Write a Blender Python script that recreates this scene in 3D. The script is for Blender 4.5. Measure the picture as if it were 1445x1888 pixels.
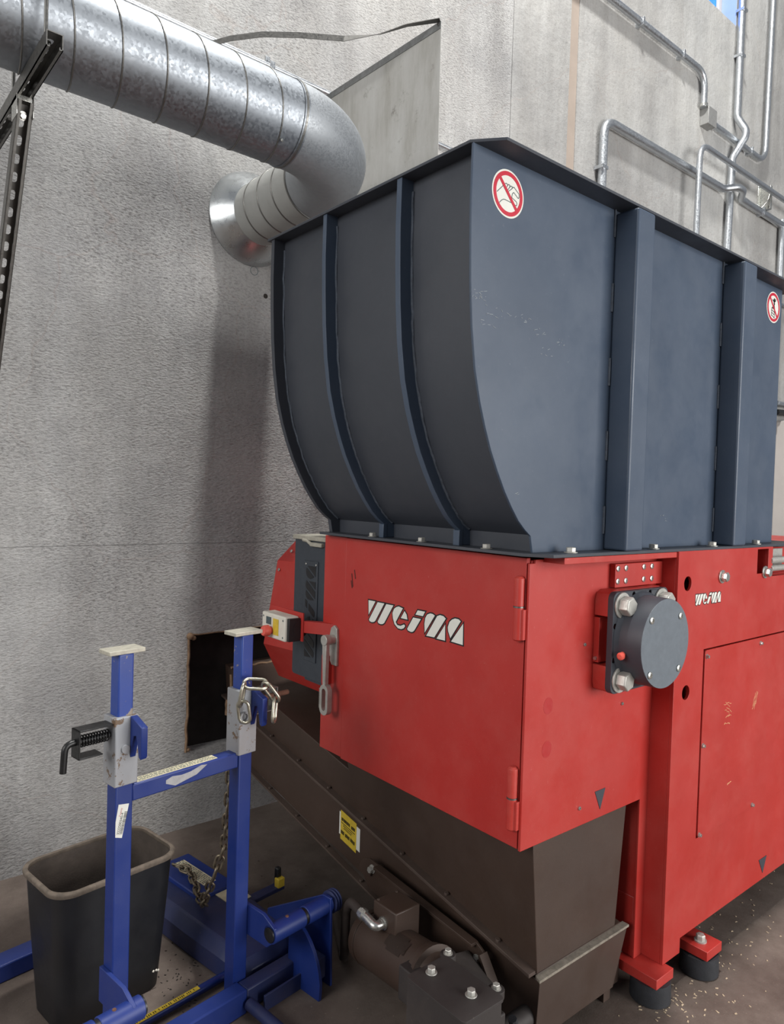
import bpy, bmesh, math, random
from mathutils import Vector, Matrix
from mathutils.geometry import tessellate_polygon
from math import pi, sin, cos, radians, sqrt

random.seed(7)
scn = bpy.context.scene
COL = scn.collection
for o in list(bpy.data.objects):
    bpy.data.objects.remove(o)

# ------------------------------------------------------------------ camera
def cam_setup():
    yaw, pitch, roll = radians(50.21), radians(-1.46), radians(1.77)
    f = Vector((cos(pitch)*cos(yaw), cos(pitch)*sin(yaw), sin(pitch)))
    r = f.cross(Vector((0, 0, 1))).normalized()
    u = r.cross(f)
    c, s = cos(roll), sin(roll)
    R, U = c*r+s*u, -s*r+c*u
    cd = bpy.data.cameras.new('camera')
    co = bpy.data.objects.new('camera', cd)
    COL.objects.link(co)
    m = Matrix(((R.x, U.x, -f.x, 0), (R.y, U.y, -f.y, 0), (R.z, U.z, -f.z, 1.6), (0, 0, 0, 1)))
    co.matrix_world = m
    cd.sensor_fit = 'VERTICAL'
    cd.sensor_height = 36.0
    cd.lens = 36.0*1331.3/1888.0
    cd.clip_start = 0.05
    scn.camera = co
cam_setup()

# ------------------------------------------------------------------ world, lamps, exposure
w = bpy.data.worlds.new('world')
scn.world = w
w.use_nodes = True
wn = w.node_tree.nodes
bgn = wn['Background']
bgn.inputs['Color'].default_value = (0.86, 0.91, 1.0, 1)
bgn.inputs['Strength'].default_value = 0.24

def area(name, loc, target, sx, sy, power, color=(1, 1, 1)):
    l = bpy.data.lights.new(name, 'AREA')
    l.shape = 'RECTANGLE'; l.size = sx; l.size_y = sy
    l.energy = power; l.color = color
    o = bpy.data.objects.new(name, l)
    COL.objects.link(o)
    o.location = loc
    o.rotation_euler = (Vector(target)-Vector(loc)).to_track_quat('-Z', 'Y').to_euler()
    return o
# daylight through the big loading door behind and to the right of the camera
area('loading_door_daylight', (4.6, -7.0, 2.4), (2.2, 2.2, 1.7), 6.4, 4.8, 940, (1.0, 0.985, 0.96))
# added fill lamp, unseen source on the left, brightens the left-facing sides
area('left_fill_light', (-6.5, 1.6, 4.2), (1.5, 1.8, 1.4), 5.0, 3.0, 420, (1.0, 0.98, 0.95))
# high-bay lamp hanging over the machine: grazes the wall, throws the conduit and duct shadows
pl0 = bpy.data.lights.new('high_bay_lamp', 'POINT')
pl0.energy = 2500; pl0.shadow_soft_size = 0.25; pl0.color = (1.0, 0.99, 0.96)
po = bpy.data.objects.new('high_bay_lamp', pl0); COL.objects.link(po)
po.location = (2.0, 1.25, 9.3)

scn.view_settings.view_transform = 'Standard'
scn.view_settings.look = 'None'
scn.view_settings.exposure = 0.0
scn.view_settings.gamma = 1.0
scn.view_settings.use_curve_mapping = False

# ------------------------------------------------------------------ materials
def srgb(c):
    return tuple((x/255/12.92 if x/255 <= 0.04045 else ((x/255+0.055)/1.055)**2.4) for x in c)

class NT:
    def __init__(s, name):
        s.m = bpy.data.materials.new(name); s.m.use_nodes = True
        s.t = s.m.node_tree; s.n = s.t.nodes; s.b = s.n['Principled BSDF']
        s.tc = s.n.new('ShaderNodeTexCoord')
    def link(s, a, b): s.t.links.new(a, b)
    def mapping(s, scale=(1, 1, 1), src='Object'):
        mp = s.n.new('ShaderNodeMapping'); mp.inputs['Scale'].default_value = scale
        s.link(s.tc.outputs[src], mp.inputs['Vector']); return mp.outputs[0]
    def geo(s):
        g = s.n.new('ShaderNodeNewGeometry'); return g.outputs['Position']
    def noise(s, scale, detail=4, rough=0.6, vec=None):
        x = s.n.new('ShaderNodeTexNoise'); x.inputs['Scale'].default_value = scale
        x.inputs['Detail'].default_value = detail; x.inputs['Roughness'].default_value = rough
        if vec is not None: s.link(vec, x.inputs['Vector'])
        return x.outputs['Fac']
    def voro(s, scale, vec=None, out='Color'):
        x = s.n.new('ShaderNodeTexVoronoi'); x.inputs['Scale'].default_value = scale
        if vec is not None: s.link(vec, x.inputs['Vector'])
        return x.outputs[out]
    def ramp(s, fac, stops):
        r = s.n.new('ShaderNodeValToRGB'); e = r.color_ramp.elements
        e[0].position, e[1].position = stops[0][0], stops[-1][0]
        e[0].color = (*stops[0][1], 1); e[1].color = (*stops[-1][1], 1)
        for p, c in stops[1:-1]:
            k = e.new(p); k.color = (*c, 1)
        s.link(fac, r.inputs['Fac']); return r.outputs['Color']
    def mix(s, fac, a, b, mode='MIX'):
        x = s.n.new('ShaderNodeMix'); x.data_type = 'RGBA'; x.blend_type = mode
        for sock, v in ((x.inputs[0], fac), (x.inputs[6], a), (x.inputs[7], b)):
            if hasattr(v, 'is_linked') or hasattr(v, 'links'): s.link(v, sock)
            elif isinstance(v, (int, float)): sock.default_value = v
            else: sock.default_value = (*v, 1)
        return x.outputs[2]
    def bump(s, h, strength=0.3, dist=0.01, prev=None):
        b = s.n.new('ShaderNodeBump'); b.inputs['Strength'].default_value = strength
        b.inputs['Distance'].default_value = dist
        s.link(h, b.inputs['Height'])
        if prev is not None: s.link(prev, b.inputs['Normal'])
        return b.outputs['Normal']
    def set(s, color=None, rough=None, metal=None, normal=None, spec=None):
        for key, v in (('Base Color', color), ('Roughness', rough), ('Metallic', metal), ('Specular IOR Level', spec)):
            if v is None: continue
            sock = s.b.inputs[key]
            if hasattr(v, 'links'): s.link(v, sock)
            elif isinstance(v, (int, float)): sock.default_value = v
            else: sock.default_value = (*v, 1)
        if normal is not None: s.link(normal, s.b.inputs['Normal'])
        return s.m

def plain(name, c, rough=0.5, metal=0.0, var=0.12, scale=14, bump=0.0):
    n = NT(name); v = n.geo(); lin = srgb(c)
    f = n.noise(scale, 4, 0.6, v)
    col = n.ramp(f, [(0.3, tuple(x*(1-var) for x in lin)), (0.7, tuple(min(1, x*(1+var)) for x in lin))])
    rr = n.ramp(n.noise(scale*3, 3, 0.6, v), [(0.3, (max(0, rough-.07),)*3), (0.7, (min(1, rough+.07),)*3)])
    nm = n.bump(n.noise(scale*14, 2, 0.5, v), bump, 0.002) if bump else None
    return n.set(col, rr, metal, nm)

def painted(name, c, rough=0.4, dust=0.10, chip=None, orange=0.12, dustcol=(176, 164, 150), ct=0.70):
    """sprayed paint: fine orange-peel, faint dust clouds, a few bare chips"""
    n = NT(name); v = n.geo(); lin = srgb(c)
    base = n.ramp(n.noise(2.3, 5, 0.62, v), [(0.25, tuple(x*0.90 for x in lin)), (0.75, tuple(min(1, x*1.08) for x in lin))])
    df = n.ramp(n.noise(4.5, 8, 0.72, v), [(0.45, (0, 0, 0)), (0.85, (dust,)*3)])
    col = n.mix(df, base, srgb(dustcol))
    sp = n.ramp(n.noise(95, 3, 0.7, v), [(0.66, (0, 0, 0)), (0.74, (dust*1.6,)*3)])
    col = n.mix(sp, col, srgb(dustcol))
    if chip is not None:
        cf = n.ramp(n.noise(23, 6, 0.75, v), [(ct, (0, 0, 0)), (ct+.02, (1, 1, 1))])
        col = n.mix(cf, col, srgb(chip))
    rr = n.ramp(n.noise(7, 5, 0.6, v), [(0.3, (rough-.08,)*3), (0.7, (rough+.12,)*3)])
    nm = n.bump(n.noise(420, 2, 0.5, v), orange, 0.0012)
    return n.set(col, rr, 0.0, nm)

def mat_concrete_wall():
    n = NT('rough_cast_concrete'); v = n.geo()
    a = n.ramp(n.noise(1.1, 6, 0.62, v), [(0.30, srgb((170, 171, 172))), (0.55, srgb((199, 199, 198))), (0.78, srgb((214, 213, 210)))])
    mp = n.mapping((3.2, 1, 0.35), 'Object')
    streak = n.ramp(n.noise(1.6, 7, 0.7, mp), [(0.42, (0.58, 0.56, 0.54)), (0.62, (1, 1, 1))])
    col = n.mix(0.35, a, streak, 'MULTIPLY')
    pit = n.ramp(n.noise(46, 6, 0.72, v), [(0.33, (0.72, 0.71, 0.69)), (0.47, (1, 1, 1))])  # shade in the pits put into the colour
    col = n.mix(0.55, col, pit, 'MULTIPLY')
    big = n.ramp(n.noise(0.55, 3, 0.5, v), [(0.40, (0.80, 0.78, 0.77)), (0.60, (1, 1, 1))])
    col = n.mix(0.6, col, big, 'MULTIPLY')
    # fine rusty hairline cracks and pencil lines
    cv = n.n.new('ShaderNodeTexVoronoi'); cv.feature = 'DISTANCE_TO_EDGE'; cv.inputs['Scale'].default_value = 0.9
    wv = n.n.new('ShaderNodeVectorMath'); wv.operation = 'ADD'
    nz = n.n.new('ShaderNodeTexNoise'); nz.inputs['Scale'].default_value = 5
    n.link(v, nz.inputs['Vector'])
    sc = n.n.new('ShaderNodeVectorMath'); sc.operation = 'SCALE'; sc.inputs[3].default_value = 0.16
    n.link(nz.outputs['Color'], sc.inputs[0]); n.link(v, wv.inputs[0]); n.link(sc.outputs[0], wv.inputs[1])
    n.link(wv.outputs[0], cv.inputs['Vector'])
    ck = n.ramp(cv.outputs['Distance'], [(0.0, (0.14, 0.14, 0.14)), (0.004, (0, 0, 0))])
    col = n.mix(ck, col, srgb((146, 104, 78)))
    sv = n.n.new('ShaderNodeMapping'); sv.inputs['Rotation'].default_value = (0, radians(38), 0)
    sv.inputs['Scale'].default_value = (1.0, 1.0, 2.0); n.link(v, sv.inputs['Vector'])
    st = n.noise(58, 6, 0.66, sv.outputs[0])
    sx = n.n.new('ShaderNodeSeparateXYZ'); n.link(v, sx.inputs[0])
    # rough trowelled finish left of the panel joint at x = 3.5 and in patches beyond it, smoother elsewhere
    mr = n.n.new('ShaderNodeMapRange'); mr.inputs[1].default_value = 3.50; mr.inputs[2].default_value = 3.54; mr.inputs[3].default_value = 1.0; mr.inputs[4].default_value = 0.25
    n.link(sx.outputs[0], mr.inputs[0])
    pn = n.n.new('ShaderNodeMath'); pn.operation = 'MULTIPLY'
    n.link(mr.outputs[0], pn.inputs[0]); n.link(n.ramp(n.noise(1.7, 4, 0.6, v), [(0.35, (0.30,)*3), (0.62, (0.85,)*3)]), pn.inputs[1])
    col = n.mix(pn.outputs[0], col, n.ramp(st, [(0.34, (0.50, 0.49, 0.48)), (0.50, (0.98, 0.98, 0.98)), (0.68, (1.22, 1.21, 1.19))]), 'MULTIPLY')  # shade and highlights of the relief put into the colour, beyond the bump
    pr = n.ramp(mr.outputs[0], [(0.25, (0.80, 0.80, 0.79)), (1.0, (1, 1, 1))])  # right panels darkened in the colour to offset the lamp's brightness there
    col = n.mix(1.0, col, pr, 'MULTIPLY')
    r1 = n.bump(n.noise(9, 5, 0.6, v), 0.5, 0.02)
    bb = n.n.new('ShaderNodeBump'); bb.inputs['Distance'].default_value = 0.010
    n.link(st, bb.inputs['Height']); n.link(mr.outputs[0], bb.inputs['Strength']); n.link(r1, bb.inputs['Normal'])
    r2 = bb.outputs['Normal']
    return n.set(col, 0.92, 0.0, r2, 0.2)

def mat_floor():
    n = NT('stained_concrete_floor'); v = n.geo()
    a = n.ramp(n.noise(1.5, 7, 0.65, v), [(0.30, srgb((78, 69, 63))), (0.52, srgb((106, 95, 88))), (0.75, srgb((130, 119, 110)))])
    d = n.ramp(n.noise(5.5, 8, 0.75, v), [(0.36, (0.58, 0.54, 0.52)), (0.58, (1, 1, 1))])
    col = n.mix(0.6, a, d, 'MULTIPLY')
    sp = n.ramp(n.noise(120, 4, 0.7, v), [(0.63, (0, 0, 0)), (0.72, (0.35, 0.35, 0.35))])
    col = n.mix(sp, col, srgb((190, 178, 160)))
    rr = n.ramp(n.noise(3, 4, 0.6, v), [(0.3, (0.55,)*3), (0.7, (0.82,)*3)])
    nm = n.bump(n.noise(150, 5, 0.7, v), 0.25, 0.003)
    return n.set(col, rr, 0, nm, 0.35)

def mat_galv(name='spangled_galvanised_steel', tone=(150, 155, 161), rough=0.47, sp=130, metal=0.95):
    n = NT(name); v = n.geo()
    wv = n.noise(40, 3, 0.6, v)
    vr = n.voro(sp, v)
    g = n.n.new('ShaderNodeRGBToBW'); n.link(vr, g.inputs[0])
    t = srgb(tone)
    c1 = n.ramp(g.outputs[0], [(0.0, tuple(x*0.84 for x in t)), (1.0, t)])
    col = n.mix(0.35, c1, n.ramp(wv, [(0.3, tuple(x*0.80 for x in t)), (0.7, t)]))
    rr = n.ramp(g.outputs[0], [(0.0, (rough-.08,)*3), (1.0, (rough+.16,)*3)])
    nm = n.bump(n.noise(6, 4, 0.6, v), 0.10, 0.01)
    nm = n.bump(g.outputs[0], 0.05, 0.002, nm)
    return n.set(col, rr, metal, nm)

M = {}
M['wall'] = mat_concrete_wall()
M['floor'] = mat_floor()
M['galv'] = mat_galv()
M['elbow'] = mat_galv('smooth_zinc_elbow', (166, 170, 174), 0.52, 220, 0.75)
M['strut'] = mat_galv('dull_zinc_channel', (126, 125, 122), 0.42, 160, 0.9)
M['conduit'] = mat_galv('zinc_conduit', (206, 210, 214), 0.34, 160)
M['strutlight'] = plain('dull_zinc_box', (158, 158, 156), .5, .5, .08, 40)
M['zinc'] = plain('bright_zinc', (205, 205, 200), 0.28, 0.9, 0.1, 60)
M['castal'] = plain('cast_aluminium', (176, 174, 168), 0.42, 0.45, 0.12, 50, 0.1)
def mat_sheet():
    n = NT('stained_zinc_sheet'); v = n.geo()
    mp = n.n.new('ShaderNodeMapping'); mp.inputs['Scale'].default_value = (1, 3.0, .8); n.link(v, mp.inputs['Vector'])
    a = n.ramp(n.noise(3, 7, .7, mp.outputs[0]), [(.32, srgb((164, 162, 156))), (.5, srgb((180, 179, 175))), (.7, srgb((190, 190, 187)))])
    k = n.ramp(n.noise(11, 8, .75, v), [(.60, (0, 0, 0)), (.70, (.55, .55, .55))])
    return n.set(n.mix(k, a, srgb((104, 98, 90))), .62, .25, n.bump(n.noise(7, 4, .6, v), .2, .01))
M['sheet'] = mat_sheet()
M['red'] = painted('red_machine_paint', (172, 45, 39), 0.42, 0.12, None, 0.14, (196, 140, 128))
M['redworn'] = painted('scuffed_red_paint', (178, 52, 45), 0.45, 0.22, (196, 150, 132), 0.14, (206, 160, 140))
M['anth'] = painted('slate_grey_paint', (64, 77, 95), 0.40, 0.10, None, 0.10, (130, 138, 146))
M['anthdark'] = painted('charcoal_grey_paint', (56, 60, 68), 0.48, 0.08, None, 0.14, (110, 108, 110))
M['weld'] = plain('painted_weld_bead', (84, 92, 104), 0.45, 0, 0.25, 90, 0.8)
M['brown'] = painted('brown_machine_paint', (62, 47, 39), 0.55, 0.10, None, 0.14, (110, 94, 82))
M['brownrail'] = painted('dusty_brown_flange', (74, 60, 53), 0.65, 0.4, None, 0.2, (112, 100, 90))
M['dust'] = plain('grey_dust', (138, 130, 118), 0.95, 0, 0.3, 60, 0.8)
M['gearbox'] = painted('dark_grey_guard_paint', (52, 47, 46), 0.6, 0.2, None, 0.15, (120, 108, 98))
M['blue'] = painted('scuffed_blue_paint', (24, 46, 114), 0.40, 0.12, None, 0.10, (92, 96, 120))
M['bluedirty'] = painted('grimy_blue_paint', (36, 46, 88), 0.5, 0.35, (80, 56, 46), 0.14, (96, 84, 84))
M['blueworn'] = painted('chipped_blue_paint', (34, 62, 138), 0.4, 0.2, (142, 132, 120), 0.12, (110, 100, 96), 0.60)
M['bare'] = painted('worn_bare_steel_sleeve', (146, 148, 152), 0.5, 0.45, (104, 84, 66), 0.12, (140, 122, 102), 0.595)
M['cap'] = plain('worn_steel_cap', (176, 172, 158), 0.6, 0.2, 0.15, 60, 0.3)
M['rust'] = plain('rusty_steel', (104, 72, 58), 0.8, 0.1, 0.35, 40, 0.5)
M['black'] = plain('black_plastic', (24, 24, 27), 0.42, 0, 0.15, 20, 0.1)
M['blackmet'] = plain('black_oxide_steel', (30, 30, 31), 0.38, 0.3, 0.2, 40)
M['bin'] = painted('scuffed_black_bin_plastic', (20, 21, 25), 0.45, 0.05, None, 0.12, (90, 90, 92))
M['binrim'] = plain('dusty_bin_rim', (92, 82, 72), 0.8, 0, 0.3, 40, 0.5)
M['bininside'] = plain('dusty_bin_inside', (66, 58, 52), 0.85, 0, 0.3, 12, 0.3)
M['rubber'] = plain('grey_black_rubber', (34, 36, 41), 0.7, 0, 0.25, 30, 0.3)
M['white'] = plain('white_print', (222, 222, 214), 0.45, 0, 0.03, 30)
M['offwhite'] = plain('offwhite_plastic', (214, 210, 198), 0.45, 0, 0.06, 30)
M['blackprint'] = plain('black_print', (18, 16, 18), 0.5, 0, 0.05, 30)
M['redprint'] = plain('red_print', (190, 26, 52), 0.4, 0, 0.05, 30)
M['greyprint'] = plain('grey_print', (70, 84, 88), 0.5, 0, 0.05, 30)
M['yellow'] = plain('yellow_sticker', (206, 178, 58), 0.5, 0, 0.12, 60)
M['cream'] = plain('worn_cream_label', (206, 198, 168), 0.7, 0, 0.18, 50)
M['salmon'] = plain('red_plastic_button', (226, 96, 82), 0.4, 0, 0.06, 30)
M['tan'] = plain('tan_joint_sealant', (160, 147, 136), 0.75, 0, 0.06, 6, 0.1)
M['foam'] = plain('expanding_foam_edge', (138, 112, 88), 0.95, 0, 0.3, 50, 0.9)
M['cabinet'] = plain('light_grey_enclosure_paint', (188, 182, 178), 0.5, 0, 0.04, 6)
M['cover'] = plain('charcoal_moulded_cover', (52, 58, 66), 0.5, 0, 0.1, 12, 0.1)
M['covertop'] = plain('pale_grey_cover_top', (158, 154, 142), 0.75, 0, 0.15, 40, 0.2)  # lid paler than the charcoal cover below it
M['steel'] = plain('chain_steel', (176, 172, 156), 0.35, 0.9, 0.2, 60)
M['dirtychain'] = plain('dirty_chain_steel', (122, 112, 96), 0.5, 0.8, 0.3, 60)
M['orange'] = plain('cable_grey', (58, 50, 46), 0.7, 0, 0.2, 20)
M['redtint'] = plain('faded_red_print', (196, 120, 120), 0.6, 0, 0.1, 60)
M['grit'] = plain('dark_grit', (44, 38, 34), 0.9, 0, 0.4, 90)
M['chip'] = plain('pale_wood_chips', (186, 168, 142), 0.9, 0, 0.3, 200)
M['darkhole'] = plain('dark_rubber_flap', (38, 33, 31), 0.9, 0, 0.3, 8, 0.2)
g = NT('sky_glow_window_glass')
g.b.inputs['Transmission Weight'].default_value = 1.0
g.b.inputs['IOR'].default_value = 1.02
g.b.inputs['Emission Color'].default_value = (0.10, 0.32, 0.95, 1); g.b.inputs['Emission Strength'].default_value = 0.75  # blue sky beyond the pane put into the glass as tint and glow
M['glass'] = g.set(g.ramp(g.noise(3, 2, 0.5, g.geo()), [(0.3, (0.16, 0.42, 0.95)), (0.7, (0.22, 0.50, 1.0))]), 0.02)

# ------------------------------------------------------------------ object helpers
ORG = {}
def thing(name, label, cat, loc=(0, 0, 0), rotz=0, group=None):
    o = bpy.data.objects.new(name, None); COL.objects.link(o)
    o.empty_display_size = 0.1
    o.location = loc; o.rotation_euler = (0, 0, rotz)
    o['label'] = label; o['category'] = cat
    if group: o['group'] = group
    ORG[o.name] = Vector(loc) if rotz == 0 else Vector((0, 0, 0))   # rotated things are built in their own local frame
    return o
def tag(o, label=None, cat=None, group=None, kind=None):
    if label: o['label'] = label
    if cat: o['category'] = cat
    if group: o['group'] = group
    if kind: o['kind'] = kind
    return o

def frame(d):
    d = Vector(d).normalized()
    a = Vector((0, 0, 1)) if abs(d.z) < 0.9 else Vector((1, 0, 0))
    x = d.cross(a).normalized(); y = d.cross(x)
    return x, y, d

class B:
    def __init__(s): s.bm = bmesh.new()
    def v(s, p): return s.bm.verts.new(p)
    def f(s, vs):
        try: s.bm.faces.new(vs)
        except ValueError: pass
    def box(s, a, b):
        x0, y0, z0 = a; x1, y1, z1 = b
        V = [s.v(p) for p in ((x0, y0, z0), (x1, y0, z0), (x1, y1, z0), (x0, y1, z0), (x0, y0, z1), (x1, y0, z1), (x1, y1, z1), (x0, y1, z1))]
        for q in ((0, 1, 2, 3), (4, 5, 6, 7), (0, 1, 5, 4), (1, 2, 6, 5), (2, 3, 7, 6), (3, 0, 4, 7)): s.f([V[i] for i in q])
        return s
    def hexa(s, lo, hi):
        V = [s.v(p) for p in lo]+[s.v(p) for p in hi]; n = len(lo)
        s.f(V[:n]); s.f(V[n:])
        for i in range(n): s.f([V[i], V[(i+1) % n], V[n+(i+1) % n], V[n+i]])
        return s
    @staticmethod
    def to3(p, pl, c):
        return (c, p[0], p[1]) if pl == 'x' else (p[0], c, p[1]) if pl == 'y' else (p[0], p[1], c)
    def prism(s, pts, pl, c0, c1):
        return s.hexa([s.to3(p, pl, c0) for p in pts], [s.to3(p, pl, c1) for p in pts])
    def plate(s, outer, holes, pl, c0, c1):
        loops = [outer]+list(holes)
        flat = [p for l in loops for p in l]
        tris = tessellate_polygon([[Vector((p[0], p[1], 0)) for p in l] for l in loops])
        A = [s.v(s.to3(p, pl, c0)) for p in flat]; Bv = [s.v(s.to3(p, pl, c1)) for p in flat]
        for t in tris:
            s.f([A[i] for i in t]); s.f([Bv[i] for i in t])
        k = 0
        for l in loops:
            n = len(l)
            for i in range(n):
                a, b = k+i, k+(i+1) % n
                s.f([A[a], A[b], Bv[b], Bv[a]])
            k += n
        return s
    def rings(s, rs, cap=True, closed=False):
        R = [[s.v(p) for p in r] for r in rs]; n = len(R[0])
        m = len(R)
        for i in range(m if closed else m-1):
            a, b = R[i], R[(i+1) % m]
            for j in range(n): s.f([a[j], a[(j+1) % n], b[(j+1) % n], b[j]])
        if cap and not closed: s.f(R[0]); s.f(R[-1])
        return s
    def cyl(s, p0, p1, r0, r1=None, n=20):
        r1 = r0 if r1 is None else r1
        p0, p1 = Vector(p0), Vector(p1); x, y, d = frame(p1-p0)
        return s.rings([[p+(x*cos(2*pi*k/n)+y*sin(2*pi*k/n))*r for k in range(n)] for p, r in ((p0, r0), (p1, r1))])
    def lathe(s, p, d, prof, n=32, cap=True):
        p = Vector(p); x, y, d = frame(d)
        return s.rings([[p+d*h+(x*cos(2*pi*k/n)+y*sin(2*pi*k/n))*r for k in range(n)] for h, r in prof], cap)
    def tube(s, pts, r, n=10, closed=False):
        pts = [Vector(p) for p in pts]; m = len(pts); rs = []
        ax = None
        for i, p in enumerate(pts):
            t = (pts[(i+1) % m]-pts[i-1]) if closed else (pts[min(i+1, m-1)]-pts[max(i-1, 0)])
            t.normalize()
            if ax is None: ax, _, _ = frame(t)
            ax = (ax-t*ax.dot(t)).normalized(); by = t.cross(ax)
            rs.append([p+(ax*cos(2*pi*k/n)+by*sin(2*pi*k/n))*r for k in range(n)])
        return s.rings(rs, True, closed)
    def bolt(s, p, d, af, h, washer=0.0):
        """hex head on point p looking along d"""
        p = Vector(p); x, y, d = frame(d); q = p
        if washer:
            s.cyl(p, p+d*washer, af*0.78, None, 18); q = p+d*washer
        r = af/sqrt(3)
        rs = [[q+d*hh+(x*cos(pi/3*k+.3)+y*sin(pi/3*k+.3))*r*sc for k in range(6)] for hh, sc in ((0, 1), (h*.88, 1), (h, .9))]
        return s.rings(rs)
    def screw(s, p, d, r, h):
        p = Vector(p); x, y, d = frame(d)
        prof = ((0, r), (h*.6, r), (h, r*.72), (h, r*.42), (h*.45, r*.38))
        return s.rings([[p+d*hh+(x*cos(2*pi*k/12)+y*sin(2*pi*k/12))*rr for k in range(12)] for hh, rr in prof])
    def ribbon(s, pts, wd, pl, c0, c1):
        """flat line of width wd through 2-D points lying on a plane"""
        P = [Vector((p[0], p[1])) for p in pts]
        for a, b in zip(P[:-1], P[1:]):
            t = (b-a)
            if t.length < 1e-7: continue
            t.normalize(); nn = Vector((-t.y, t.x))*wd/2; e = t*wd*0.3
            s.prism([a-e+nn, b+e+nn, b+e-nn, a-e-nn], pl, c0, c1)
        return s
    def build(s, name, mat, parent=None, bevel=0, smooth=35, label=None, seg=2, kind=None):
        bmesh.ops.recalc_face_normals(s.bm, faces=s.bm.faces)
        me = bpy.data.meshes.new(name)
        o = bpy.data.objects.new(name, me); COL.objects.link(o)
        if parent is not None:
            org = ORG.get(parent.name, Vector((0, 0, 0)))
            ORG[o.name] = org
            bmesh.ops.translate(s.bm, verts=s.bm.verts, vec=-org)
            o.parent = parent
        else:
            xs = [v.co for v in s.bm.verts]
            org = Vector(((min(v.x for v in xs)+max(v.x for v in xs))/2, (min(v.y for v in xs)+max(v.y for v in xs))/2, min(v.z for v in xs)))
            bmesh.ops.translate(s.bm, verts=s.bm.verts, vec=-org)
            o.location = org; ORG[o.name] = org
        s.bm.to_mesh(me); s.bm.free()
        if isinstance(mat, str): mat = M[mat]
        me.materials.append(mat)
        if smooth:
            for p in me.polygons: p.use_smooth = True
            me.set_sharp_from_angle(angle=radians(smooth))
        if bevel:
            b = o.modifiers.new('bevel', 'BEVEL'); b.width = bevel; b.segments = seg
            b.limit_method = 'ANGLE'; b.angle_limit = radians(40)
            if smooth: b.harden_normals = False
        if label: o['label'] = label
        if kind: o['kind'] = kind
        return o
def struct(o):
    o['kind'] = 'structure'; return o
def circ(c, r, n=24): return [(c[0]+r*cos(2*pi*k/n), c[1]+r*sin(2*pi*k/n)) for k in range(n)]
def rrect(x0, y0, x1, y1, r, n=5):
    P = []
    for cx, cy, a in ((x1-r, y1-r, 0), (x0+r, y1-r, pi/2), (x0+r, y0+r, pi), (x1-r, y0+r, 3*pi/2)):
        P += [(cx+r*cos(a+pi/2*k/n), cy+r*sin(a+pi/2*k/n)) for k in range(n+1)]
    return P
def arc_path(pts, r, n=6):
    """polyline with its corners rounded to radius r"""
    P = [Vector(p) for p in pts]; out = [P[0]]
    for i in range(1, len(P)-1):
        a, b, c = P[i-1], P[i], P[i+1]
        u, v = (a-b).normalized(), (c-b).normalized()
        ang = u.angle(v); t = min(r/math.tan(ang/2), (a-b).length*.49, (c-b).length*.49)
        p0, p1 = b+u*t, b+v*t
        for k in range(n+1):
            s = k/n; out.append(p0*(1-s)**2+b*2*s*(1-s)+p1*s*s)
    out.append(P[-1]); return out

# ================================================================== SETTING
WY = 3.17
b = B()
hole = [(1.43, .36), (2.30, .36), (2.30, .912), (1.43, .912)]
b.plate([(-4, -0.02), (3.521, -0.02), (3.521, 1.3385), (-4, 1.3385)], [hole], 'y', WY, WY+.25)
b.plate([(-4, 1.3405), (3.521, 1.3405), (3.521, 9), (-4, 9)], [], 'y', WY, WY+.25)
b.box((-4, WY+.006, 1.33), (3.521, WY+.02, 1.35))
b.plate([(3.527, -0.02), (4.112, -0.02), (4.112, 9), (3.527, 9)], [], 'y', WY, WY+.25)
win = [(4.6, 5.88), (6.474, 5.88), (6.474, 7.9), (4.6, 7.9)]
b.plate([(4.205, -0.02), (16, -0.02), (16, 9), (4.205, 9)], [win], 'y', WY, WY+.25)
b.box((3.40, WY+.02, -0.02), (4.30, WY+.24, 9))
struct(b.build('wall_back', 'wall'))
b = B(); b.box((-8, -9, -0.2), (16, WY+.25, 0))
struct(b.build('floor', 'floor'))
b = B(); b.box((4.1135, WY+.006, 0.0), (4.2035, WY+.019, 9)); struct(b.build('trim_1', 'tan'))
# window in the upper wall
b = B()
for a, c in (((4.6, WY+.14, 5.88), (6.474, WY+.20, 5.95)), ((6.42, WY+.14, 5.95), (6.474, WY+.20, 7.9)), ((4.6, WY+.14, 5.95), (4.66, WY+.20, 7.9)), ((5.86, WY+.14, 5.95), (5.92, WY+.20, 7.9)), ((4.66, WY+.14, 7.82), (6.42, WY+.20, 7.9))):
    b.box(a, c)
wf = struct(b.build('window_1', M['cabinet'], bevel=.004))
for x0, x1 in ((4.66, 5.86), (5.92, 6.42)):
    B().box((x0, WY+.165, 5.95), (x1, WY+.171, 7.82)).build('window_pane', 'glass', wf)
B().box((6.4735, WY+.002, 5.882), (6.4755, WY+.14, 7.9)).build('window_reveal', plain('sky_lit_reveal', (140, 160, 200), .4, 0, .05, 5), wf)  # sky light on the jamb put into the liner's pale blue colour
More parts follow.
